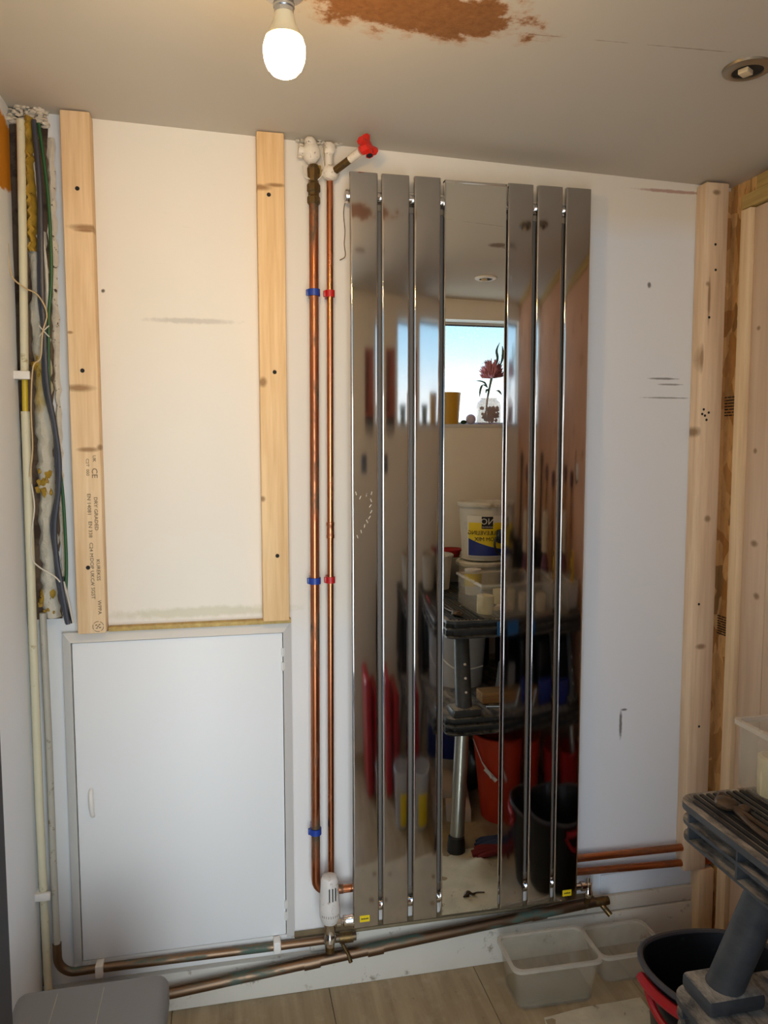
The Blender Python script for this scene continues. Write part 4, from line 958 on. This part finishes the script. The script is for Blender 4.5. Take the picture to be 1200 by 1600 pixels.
for (sxx, yy, nmx) in ((0.505, -0.805, 1), (0.935, -0.805, 1), (0.505, -1.43, 1), (0.935, -1.43, 1)):
    dx = 0.02 if sxx < .7 else -0.02; dy = -0.02 if yy > -1.1 else 0.02
    yb, yt = (yy+0.03, yy-0.065) if yy > -1.1 else (yy, yy+0.02)
    p = obj('post', MB().tube([(sxx, yb, LZ), (sxx, yb-0.01, LZ+0.03), (sxx+dx*0.8, yt, TZ-0.058)], [0.036, 0.029, 0.027], 20), 'bench', wb)
    obj('post_collar', MB().box(sxx-0.052, sxx+0.052, yb-0.045, yb+0.035, LZ+0.0005, LZ+0.030, 0.008), 'bench', p)
    for zz_ in (0.53, 0.575, 0.62):
        obj('peg', MB().ball((sxx+dx*0.8*(zz_-LZ)/0.28, yb+(yt-yb)*(zz_-LZ)/0.28+0.028, zz_), 0.0055, 2, (1, .6, 1)), 'white_plastic', p)
    bxo = -0.045 if sxx < .7 else 0.03; byo = 0.09 if yy > -1.1 else -0.03
    lg = obj('leg', MB().tube([(sxx+dx*0.1, yy, LZ-0.058), (sxx+bxo*0.9, yy+byo*0.9, 0.035)], 0.0245, 20), 'alu', wb)
    obj('rubber_foot', MB().lathe([(0.0, 0.0), (0.031, 0.0), (0.030, 0.03), (0.027, 0.052), (0.0, 0.052)], (sxx+bxo, yy+byo, 0.0), (0, 0, 1), 18), 'black_rubber', lg)
# ---- on the bench ----
tub('storage_box', 'clear storage box holding rolls on the near corner of the bench', 0.548, 0.862, -1.01, -0.728, TZ+0.003, 0.118, 0.003, cr_=0.009)
for (x, y, r, h, mt, lab) in ((0.580, -0.79, 0.030, 0.062, 'cream_wax', 'cream tape roll in the storage box, nearest its left corner'), (0.70, -0.93, 0.04, 0.05, 'cream_wax', 'pale tape roll lying at the back left inside the storage box'), (0.770, -0.80, 0.045, 0.055, 'paper', 'wider beige roll at the right end of the storage box')):
    tag(obj('tape_roll', MB().lathe([(r*0.45, 0.001), (r*0.9, 0.0), (r*0.97, h*0.5), (r, h), (r*0.8, h+0.002), (r*0.45, h-0.004), (r*0.45, 0.001)], (x, y, TZ+0.011), (0.05, 0, 1), 24), mt, loc=(x, y, TZ+0.01)), lab, 'tape')
gp = MB()
for i in range(7): gp.ball((0.62+random.uniform(-.05, .05), -0.80+random.uniform(-.03, .03), TZ+0.024), 0.012, 2, (1.4, 1, 0.7), 0.1)
tag(obj('sandpaper_scraps', gp, 'paper', loc=(0.62, -0.80, TZ+0.01)), 'loose pinkish scraps on the bottom of the storage box', 'scraps')
for (x, y, l) in ((0.530, -1.02, 0),):
    pass
pl = thing('pliers', 'rusty adjustable pliers lying open on the bench edge beside the storage box', 'pliers', (0.475, -0.84, TZ))
obj('jaw', MB().ball((0.482, -0.80, TZ+0.012), 0.013, 2, (1.3, 1.5, 0.7), 0.12).ball((0.496, -0.825, TZ+0.012), 0.010, 2, (1.2, 1, 0.7), 0.12).tube([(0.478, -0.785, TZ+0.014), (0.488, -0.775, TZ+0.012), (0.50, -0.79, TZ+0.012)], 0.004, 8), 'brown_tools', pl)
obj('handle', MB().tube([(0.484, -0.82, TZ+0.012), (0.474, -0.88, TZ+0.010), (0.476, -0.98, TZ+0.009)], [0.005, 0.004, 0.005], 8, True, 4), 'brown_tools', pl)
obj('handle', MB().tube([(0.486, -0.82, TZ+0.012), (0.49, -0.90, TZ+0.010), (0.488, -1.0, TZ+0.009)], [0.005, 0.004, 0.005], 8, True, 4), 'brown_tools', pl)
tag(obj('pink_grip_pliers', MB().tube([(0.462, -1.12, TZ+0.010), (0.466, -1.04, TZ+0.012), (0.458, -0.97, TZ+0.010)], [0.006, 0.0055, 0.003], 8, True, 3), 'red_plastic', loc=(0.462, -1.05, TZ)), 'red gripped screwdriver lying behind the rusty pliers', 'tool')
b1 = bucket('plastic_bucket', 'open white bucket with brown sludge at the rear left of the bench', (0.545, -1.33), 0.068, 0.080, TZ+0.003, 0.142, 'bucket_white', content=('mortar', 0.93))
b2 = bucket('plastic_bucket', 'lidded white bucket in the bench middle, under the labelled one', (0.755, -1.335), 0.085, 0.096, TZ+0.003, 0.105, 'bucket_white', lid=True)
b3 = bucket('compound_bucket', 'white compound bucket with yellow and blue label, topmost of its stack', (0.775, -1.36), 0.092, 0.105, TZ+0.116, 0.235, 'bucket_white', lid=True)
bz = TZ+0.116
def wrap(r, cx, cy, a0, a1, z0, z1, n=16, zb=None):
    mb = MB(); lo = []; hi = []
    for i in range(n+1):
        a = a0+(a1-a0)*i/n
        zt = z1 if not zb else zb(i/n)
        lo.append(mb.b.verts.new((cx+r*math.cos(a), cy+r*math.sin(a), z0))); hi.append(mb.b.verts.new((cx+(r+0.001)*math.cos(a), cy+(r+0.001)*math.sin(a), zt)))
    for i in range(n): mb.b.faces.new((lo[i], lo[i+1], hi[i+1], hi[i]))
    return mb
# the label faces the radiator (+y)
A0, A1 = PI/2-0.55, PI/2+0.95
lbw = obj('label', wrap(0.1052, 0.775, -1.36, A0-0.1, A1+0.07, bz+0.020, bz+0.188), 'label_white', b3)
obj('yellow_field', wrap(0.1060, 0.775, -1.36, A0, A1, bz+0.030, bz+0.160), 'label_yellow', lbw)
obj('blue_field', wrap(0.1066, 0.775, -1.36, A0, A1, bz+0.024, 0, 16, lambda t: bz+0.050+0.045*t**1.5), 'label_blue', lbw)
RtB = Matrix.Rotation(PI, 3, 'Z') @ Rt       # text facing +Y
def ltext(s_, size, da, z, mat='ink'):
    a = PI/2+da; r = 0.1085
    rot = Matrix.Rotation(a-PI/2, 3, 'Z') @ RtB
    text('lettering', s_, size, (0.775+r*math.cos(a), -1.36+r*math.sin(a), z), rot, mat, lbw, 0.0002)
obj('logo_panel', wrap(0.1070, 0.775, -1.36, PI/2-0.02, PI/2+0.42, bz+0.135, bz+0.185), 'ink', lbw)
ltext('NO', 0.036, 0.20, bz+0.164, 'label_white'); ltext('NONSENSE', 0.009, 0.20, bz+0.142, 'label_white')
for da, s_ in ((-0.22, 'LE'), (0.0, 'VE'), (0.23, 'LLI'), (0.47, 'NG')): pass
ltext('SELF', 0.022, -0.12, bz+0.118); ltext('LEVEL', 0.024, 0.30, bz+0.118); ltext('LING', 0.024, 0.72, bz+0.118)
ltext('COM', 0.022, 0.02, bz+0.092); ltext('MIX', 0.024, 0.50, bz+0.092)
bucket('red_bowl', 'small red open tub between the white buckets on the bench', (0.675, -1.50), 0.036, 0.045, TZ+0.108, 0.034, 'red_tub', cat='bowl', content=('mortar', 0.5))
tag(obj('carton_small', MB().box(0.625, 0.715, -1.545, -1.445, TZ+0.0025, TZ+0.106, 0.003), 'grey_box', loc=(0.67, -1.49, TZ)), 'grey carton under the small red tub', 'carton')
fb = thing('filler_tub', 'small white and yellow filler tub behind the storage box', 'tub', (0.665, -1.17, TZ))
obj('tub_body', MB().lathe([(0, 0), (0.030, 0.0), (0.033, 0.10), (0.0, 0.10)], (0.665, -1.17, TZ+0.003), (0, 0, 1), 24), 'label_white', fb)
obj('band', MB().lathe([(0.0325, 0.035), (0.0345, 0.085)], (0.665, -1.17, TZ+0.003), (0, 0, 1), 24), 'label_yellow', fb)
pw = thing('mains_plug', 'black cable and plug hanging before the labelled bucket', 'cable', (0.80, -1.24, TZ))
obj('flex', MB().tube([(0.84, -1.23, TZ+0.25), (0.80, -1.225, TZ+0.235), (0.775, -1.225, TZ+0.20), (0.785, -1.225, TZ+0.16), (0.83, -1.225, TZ+0.14), (0.87, -1.22, TZ+0.17), (0.87, -1.21, TZ+0.05), (0.86, -1.2, TZ+0.01)], 0.005, 8, True, 4), 'black_rubber', pw)
obj('plug', MB().box(0.785, 0.835, -1.245, -1.215, TZ+0.195, TZ+0.25, 0.008), 'black_rubber', pw)
tag(obj('drill_case', MB().box(0.888, 0.985, -1.44, -1.20, TZ+0.003, TZ+0.20, 0.01, 3), 'black_bin', loc=(0.93, -1.32, TZ)), 'black hard case at the rear right of the bench', 'case')
tub('storage_box', 'second clear storage box at the bench right end below the plum bag', 0.872, 0.990, -1.02, -0.80, TZ+0.003, 0.10, 0.006, mat='bag_clear')
pbg = MB().ball((0.93, -1.08, TZ+0.09), 0.06, 3, (0.75, 0.8, 1.45), 0.05)
tag(obj('plum_bag', pbg, 'purple_bag', loc=(0.93, -1.08, TZ)), 'crumpled plum coloured bag standing at the right end of the bench', 'bag')
tag(obj('paper_roll', MB().lathe([(0.0, 0), (0.036, 0), (0.038, 0.16), (0.030, 0.16), (0.0, 0.155)], (0.93, -1.09, TZ+0.175), (0.05, 0.03, 1), 24), 'paper', loc=(0.93, -1.08, TZ+0.17)), 'beige paper roll sticking out above the plum bag', 'roll')
lv = thing('spirit_level', 'yellow spirit level with black ends upright at the bench right end', 'level', (0.985, -0.90, TZ))
obj('level_body', MB().box(0.962, 0.985, -0.945, -0.905, TZ+0.003, TZ+0.20, 0.003), 'yellow_plastic', lv)
for z in (TZ+0.05, TZ+0.12, TZ+0.185): obj('vial_window', MB().box(0.960, 0.987, -0.935, -0.915, z-0.012, z+0.012, 0.002), 'black_rubber', lv)
tag(obj('masking_tape', MB().box(0.605, 0.70, by1+0.0005, by1+0.0030, TZ-0.056, TZ-0.008), 'blue_tape', loc=(0.65, by1, TZ-0.03)), 'strip of blue tape stuck on the bench front edge', 'tape')
# black rag hanging on the left side of the bench
mb = MB(); g = []
for j in range(13):
    row = []
    for i in range(11):
        u, w = i/10, j/12
        row.append(mb.b.verts.new((0.437-0.010*math.sin(u*9+w*3)*w-0.012*w, -1.42+0.20*u*(1-0.2*w), TZ-0.005-0.30*w+0.03*math.sin(u*6))))
    g.append(row)
for a, b in zip(g, g[1:]):
    for i in range(10): mb.b.faces.new((a[i], a[i+1], b[i+1], b[i]))
bmesh.ops.solidify(mb.b, geom=mb.b.faces[:], thickness=0.004)
tag(obj('dark_rag', mb, 'black_bin', loc=(0.43, -1.32, TZ)), 'dark rag hanging down the left side of the bench', 'rag')
# ---- on the lower tray ----
lz = LZ+0.001
dm = bucket('paint_tub', 'translucent white paint tub on the lower tray of the bench', (0.60, -1.13), 0.088, 0.102, lz, 0.215, 'bag_clear')
obj('bail_handle', MB().tube([(0.50, -1.10, lz+0.13), (0.54, -1.03, lz+0.09), (0.60, -1.015, lz+0.085), (0.66, -1.03, lz+0.09)], 0.003, 8, True, 4), 'white_plastic', dm)
tag(obj('grey_carton', MB().box(0.69, 0.755, -0.965, -0.935, lz, lz+0.12, 0.002, rot=Matrix.Rotation(0.12, 3, 'Y')), 'grey_box', loc=(0.72, -0.95, lz)), 'slim grey packet leaning on the lower bench tray', 'packet')
tag(obj('wood_offcut', MB().box(0.60, 0.80, -0.93, -0.86, lz, lz+0.040, 0.003), 'stained_wood', loc=(0.7, -0.9, lz)), 'brown wood offcut on the lower bench tray', 'timber')
tag(obj('chisel', MB().tube([(0.60, -0.82, lz+0.006), (0.68, -0.79, lz+0.011), (0.71, -0.775, lz+0.02), (0.735, -0.76, lz+0.08)], [0.004, 0.004, 0.007, 0.007], 8), 'alu', loc=(0.66, -0.8, lz)), 'steel scraper lying across the lower bench tray', 'tool')
tag(obj('tool_bag', MB().box(0.80, 0.975, -1.30, -0.90, lz, lz+0.22, 0.03, 4), 'black_bin', loc=(0.89, -1.1, lz)), 'black tool bag filling the right of the lower bench tray', 'bag')
tag(obj('tool_bag', MB().box(0.46, 0.78, -1.47, -1.27, lz, lz+0.26, 0.03, 4), 'black_bin', loc=(0.62, -1.37, lz)), 'black holdall at the back of the lower bench tray', 'bag')
tag(obj('blue_folder', MB().box(0.78, 0.90, -0.84, -0.80, lz+0.0005, lz+0.09, 0.004), 'label_blue', loc=(0.84, -0.82, lz)), 'dark blue box at the front of the lower bench tray', 'box')
# ---- under the bench and by it ----
pw2 = bucket('plastic_bucket', 'white bucket with dark blue side on the floor beneath the bench rear', (0.64, -1.36), 0.080, 0.094, 0.0, 0.25, 'bucket_white')
obj('blue_band', wrap(0.095, 0.64, -1.36, 1.0, 2.9, 0.08, 0.22), 'label_blue', pw2)
tag(obj('tile_carton', MB().box(0.515, 0.605, -1.15, -0.90, 0.0, 0.045, 0.002, rot=Matrix.Rotation(0.25, 3, 'Z')), 'carton', loc=(0.56, -1.02, 0)), 'flat pale tile carton on the floor, lower of two', 'carton').location.x -= 0.0
tag(obj('tile_carton', MB().box(0.515, 0.600, -1.20, -1.00, 0.0455, 0.080, 0.002, rot=Matrix.Rotation(0.2, 3, 'Z')), 'carton', loc=(0.56, -1.1, 0.045)), 'flat pale tile carton on top of the other, set further back', 'carton')
tag(obj('refuse_sack', MB().ball((0.66, -1.16, 0.10), 0.10, 3, (0.55, 0.7, 1.0), 0.05), 'black_bin', loc=(0.66, -1.16, 0)), 'black refuse sack on the floor under the bench rear', 'bag')
def glove(c, ang, mat, label):
    t = thing('work_glove', label, 'glove', (c[0], c[1], 0.003)); R = Matrix.Rotation(ang, 3, 'Z'); P0 = Vector((c[0], c[1], 0.006))
    mb = MB().ball(P0+Vector((0, 0, 0.010)), 0.032, 3, (1.1, 0.9, 0.35))
    for i, (dy, l) in enumerate(((-0.024, 0.06), (-0.008, 0.072), (0.009, 0.068), (0.024, 0.052))):
        mb.tube([P0+R @ Vector((0.015, dy*0.7, 0.010)), P0+R @ Vector((0.035+l*0.4, dy, 0.012)), P0+R @ Vector((0.03+l, dy*1.15, 0.007))], [0.010, 0.0095, 0.007], 8, True, 3)
    mb.tube([P0+R @ Vector((-0.01, -0.02, 0.01)), P0+R @ Vector((0.01, -0.05, 0.009))], [0.010, 0.008], 8)
    obj('palm', mb, mat, t)
    obj('cuff', MB().lathe([(0.022, 0), (0.026, 0.04), (0.024, 0.041), (0.020, 0.0)], P0+R @ Vector((-0.02, 0, 0.010)), R @ Vector((-1, 0, 0)), 16, None), mat, t)
glove((0.625, -0.728), 2.9, 'glove_blue', 'blue work glove on the floor in front of the bench leg')
glove((0.600, -0.668), 3.1, 'glove_red', 'dark red work glove lying nearer the radiator than the blue one')
wb2 = bucket('plastic_bucket', 'cloudy bucket with bright yellow label on the floor left of the bench', (0.365, -0.93), 0.060, 0.078, 0.0, 0.215, 'bag_clear')
obj('yellow_label', wrap(0.0715, 0.365, -0.93, 0.9, 2.1, 0.02, 0.14), 'label_yellow', wb2)
def redcase(x0, x1, y0, y1, z1, lean, mat, label):
    t = thing('red_case', label, 'case', ((x0+x1)/2, (y0+y1)/2, 0))
    obj('case_shell', MB().box(x0, x1, y0, y1, 0.002, z1, 0.014, 4, rot=Matrix.Rotation(lean, 3, 'Y'), piv=((x0+x1)/2, y0, 0)), mat, t)
    for z in (z1*0.3, z1*0.75): obj('rib', MB().box(x0+0.012, x1-0.012, y1-0.001, y1+0.004, z-0.006, z+0.006, 0.002, 1, rot=Matrix.Rotation(lean, 3, 'Y'), piv=((x0+x1)/2, y0, 0)), mat, t)
redcase(0.255, 0.315, -1.42, -1.14, 0.475, -0.06, 'red_case', 'tall red plastic case on the floor, left of its darker twin')
redcase(0.335, 0.395, -1.40, -1.12, 0.420, -0.03, 'red_tub', 'shorter dark red case leaning beside the taller one')

# ================================================================== things on the rear and right walls
rk = thing('spanner_rack', 'brown-red wall rack with rows of spanners on the rear wall', 'rack', (0.376, -1.6, 1.5))
obj('back_board', MB().box(0.316, 0.436, -1.599, -1.588, 1.500, 1.800, 0.002), 'rack_red', rk)
for i in range(13):
    z = 1.775-i*0.020
    obj('spanner', MB().tube([(0.322, -1.582, z), (0.365-0.0012*i, -1.582, z)], 0.0042, 8).ball((0.322, -1.582, z), 0.007, 1).ball((0.366-0.0012*i, -1.582, z), 0.007, 1), 'black_rubber', rk)
for i, x in enumerate((0.325, 0.350, 0.372, 0.395, 0.418)):
    t = tag(obj('screwdriver', MB().tube([(x, -1.582, 1.505), (x, -1.582, 1.47)], 0.008, 10).tube([(x, -1.582, 1.47), (x, -1.582, 1.425-0.012*(i % 2))], 0.003, 8), 'black_rubber', loc=(x, -1.58, 1.46)), 'dark screwdriver hanging in the row below the brown-red rack', 'screwdriver', 'screwdrivers below the spanner rack')
    t['label'] = ('leftmost screwdriver below the brown-red rack', 'second screwdriver from the left below the brown-red rack', 'middle screwdriver below the brown-red rack', 'second screwdriver from the right below the brown-red rack', 'rightmost screwdriver below the brown-red rack')[i]
sw = thing('light_switch', 'dark slate blue double light switch on the rear wall', 'switch', (0.300, -1.6, 1.30))
obj('plate', MB().box(0.263, 0.337, -1.5995, -1.592, 1.262, 1.342, 0.002), 'slate', sw)
for x in (0.285, 0.315): obj('rocker', MB().box(x-0.006, x+0.006, -1.593, -1.588, 1.290, 1.312, 0.001), 'lamp_metal', sw)
# window sill things
zs = WZ0+0.0015
obp = tag(obj('plant_pot', MB().lathe([(0.0, 0.0), (0.048, 0.0), (0.058, 0.140), (0.054, 0.140), (0.045, 0.006), (0.0, 0.006)], (0.700, -1.645, zs), (0, 0, 1), 28), 'ochre_pot', loc=(0.70, -1.645, zs)), 'tall ochre yellow pot on the window sill', 'pot')
bucket('plant_pot', 'smaller grey-green glazed pot on the left end of the window sill', (0.565, -1.645), 0.034, 0.043, zs, 0.085, 'leaf', cat='pot', content=('moss', 0.95))
tag(obj('lavender_ball', MB().ball((0.807, -1.640, zs+0.023), 0.023, 3), 'lavender', loc=(0.807, -1.64, zs)), 'pale lilac ball on the window sill left of the jar', 'ornament')
tag(obj('green_cap', MB().ball((0.775, -1.645, zs+0.010), 0.012, 2, (1.2, 1, .8)), 'moss', loc=(0.775, -1.645, zs)), 'tiny green pebble beside the lilac ball on the sill', 'ornament')
jr = thing('flower_jar', 'ribbed glass jar holding moss and a dried pink flower on the sill', 'jar', (0.893, -1.645, zs))
mb = MB(); rgs = []
for (r, h) in ((0.050, 0.001), (0.054, 0.006), (0.055, 0.085), (0.050, 0.100), (0.038, 0.110), (0.036, 0.120)):
    rgs.append([mb.b.verts.new((0.893+(r+0.0014*(i % 2))*math.cos(2*PI*i/48), -1.645+(r+0.0014*(i % 2))*math.sin(2*PI*i/48)*0.8, zs+h)) for i in range(48)])
mb.b.faces.new(rgs[0][::-1])
for a, b in zip(rgs, rgs[1:]):
    for i in range(48): mb.b.faces.new((a[i], a[(i+1) % 48], b[(i+1) % 48], b[i]))
obj('glass', mb, 'jar_glass', jr)
mb = MB()
for i in range(70): mb.ball((0.902+random.uniform(-.034, .032), -1.645+random.uniform(-.024, .024), zs+0.018+random.uniform(0, .058)), random.uniform(.006, .011), 1, jit=.3)
q = obj('moss', mb, 'moss', jr); q['kind'] = 'stuff'
fs = thing('dried_flower', 'dried pink protea head with grey leaves standing in the jar', 'flower', (0.893, -1.645, zs+0.02))
hc = Vector((0.905, -1.640, 1.690))
obj('stem', MB().tube([(0.880, -1.645, zs+0.03), (0.885, -1.645, zs+0.10), (0.893, -1.642, 1.63), hc], [0.004, 0.004, 0.005, 0.006], 8, True, 3), 'leaf', fs)
mb = MB(); mb2 = MB()
for i in range(130):
    a = random.uniform(0, 2*PI); e = random.uniform(-0.25, 1.35)
    d = Vector((math.cos(a)*math.cos(e), math.sin(a)*math.cos(e)*0.6, math.sin(e)))
    tgt = mb if d.x < 0.35 else mb2
    tgt.tube([hc+d*0.010, hc+d*random.uniform(0.038, 0.052)+Vector((0, 0, 0.010)), hc+d*random.uniform(0.050, 0.066)+Vector((0, 0, 0.020))], [0.005, 0.0042, 0.0014], 5)
q = obj('petals', mb, 'petal', fs); q['kind'] = 'stuff'
q = obj('dark_petals', mb2, 'petal_dark', fs); q['kind'] = 'stuff'
def leafo(pts, w):
    mb = MB(); L = spline([Vector(p) for p in pts], 4); prev = None; n = len(L)
    for i, p in enumerate(L):
        ww_ = w*math.sin(PI*min(0.97, max(0.03, i/(n-1))))**0.8
        cur = (mb.b.verts.new(p+Vector((ww_, 0.0, 0.3*ww_))), mb.b.verts.new(p+Vector((0, 0.002, 0))), mb.b.verts.new(p-Vector((ww_, 0, 0.3*ww_))))
        if prev:
            mb.b.faces.new((prev[0], prev[1], cur[1], cur[0])); mb.b.faces.new((prev[1], prev[2], cur[2], cur[1]))
        prev = cur
    bmesh.ops.solidify(mb.b, geom=mb.b.faces[:], thickness=0.001)
    return mb
for pts in (((0.885, -1.64, 1.645), (0.865, -1.63, 1.665), (0.835, -1.63, 1.672), (0.808, -1.63, 1.668)), ((0.888, -1.64, 1.64), (0.86, -1.63, 1.655), (0.848, -1.63, 1.63), (0.845, -1.63, 1.60)),
            ((0.92, -1.64, 1.72), (0.93, -1.635, 1.77), (0.925, -1.635, 1.81), (0.938, -1.63, 1.845)), ((0.925, -1.64, 1.71), (0.95, -1.635, 1.76), (0.955, -1.635, 1.80), (0.950, -1.63, 1.83)),
            ((0.89, -1.64, 1.73), (0.875, -1.63, 1.755), (0.85, -1.63, 1.745)), ((0.893, -1.64, 1.62), (0.878, -1.625, 1.635), (0.872, -1.625, 1.615)), ((0.90, -1.64, 1.62), (0.93, -1.63, 1.63), (0.95, -1.63, 1.61))):
    obj('leaf', leafo(pts, 0.006), 'leaf', fs)
# tools along the right wall
def spade(y, ztop, mat, label, lean=0.04, length=1.12, name='garden_spade'):
    t = thing(name, label, 'tool', (0.98, y, ztop-length))
    a = Vector((1.012, y, ztop)); b = Vector((1.012-lean, y+0.02, ztop-length))
    dd = (b-a)
    obj('grip', MB().tube([a, a+dd*0.05, a+dd*0.13], [0.016, 0.020, 0.014], 12), mat, t)
    obj('shaft', MB().tube([a+dd*0.12, b], 0.011, 10), 'stained_wood' if mat != 'black_rubber' else 'black_rubber', t)
spade(-1.245, 1.30, 'purple', 'tool with plum grip and long shaft on the right wall, further back', 0.03, 0.50)
spade(-1.06, 1.28, 'purple', 'tool with dark plum grip on the right wall, nearer the radiator', 0.03, 0.48)
spade(-1.42, 1.35, 'black_rubber', 'black shafted tool in the rear right corner behind the bench', 0.03, 0.55)
skt = thing('wall_hook_cable', 'small white socket with a looped dark cable on the right wall', 'socket', (1.03, -0.935, 1.29))
obj('socket_box', MB().box(1.016, XR-0.0005, -0.965, -0.925, 1.25, 1.31, 0.003), 'white_plastic', skt)
obj('loop', MB().tube([(1.022, -0.99, 1.36), (1.018, -0.985, 1.28), (1.014, -0.96, 1.24), (1.016, -0.94, 1.245), (1.018, -0.945, 1.27)], 0.003, 8, True, 4), 'black_rubber', skt)
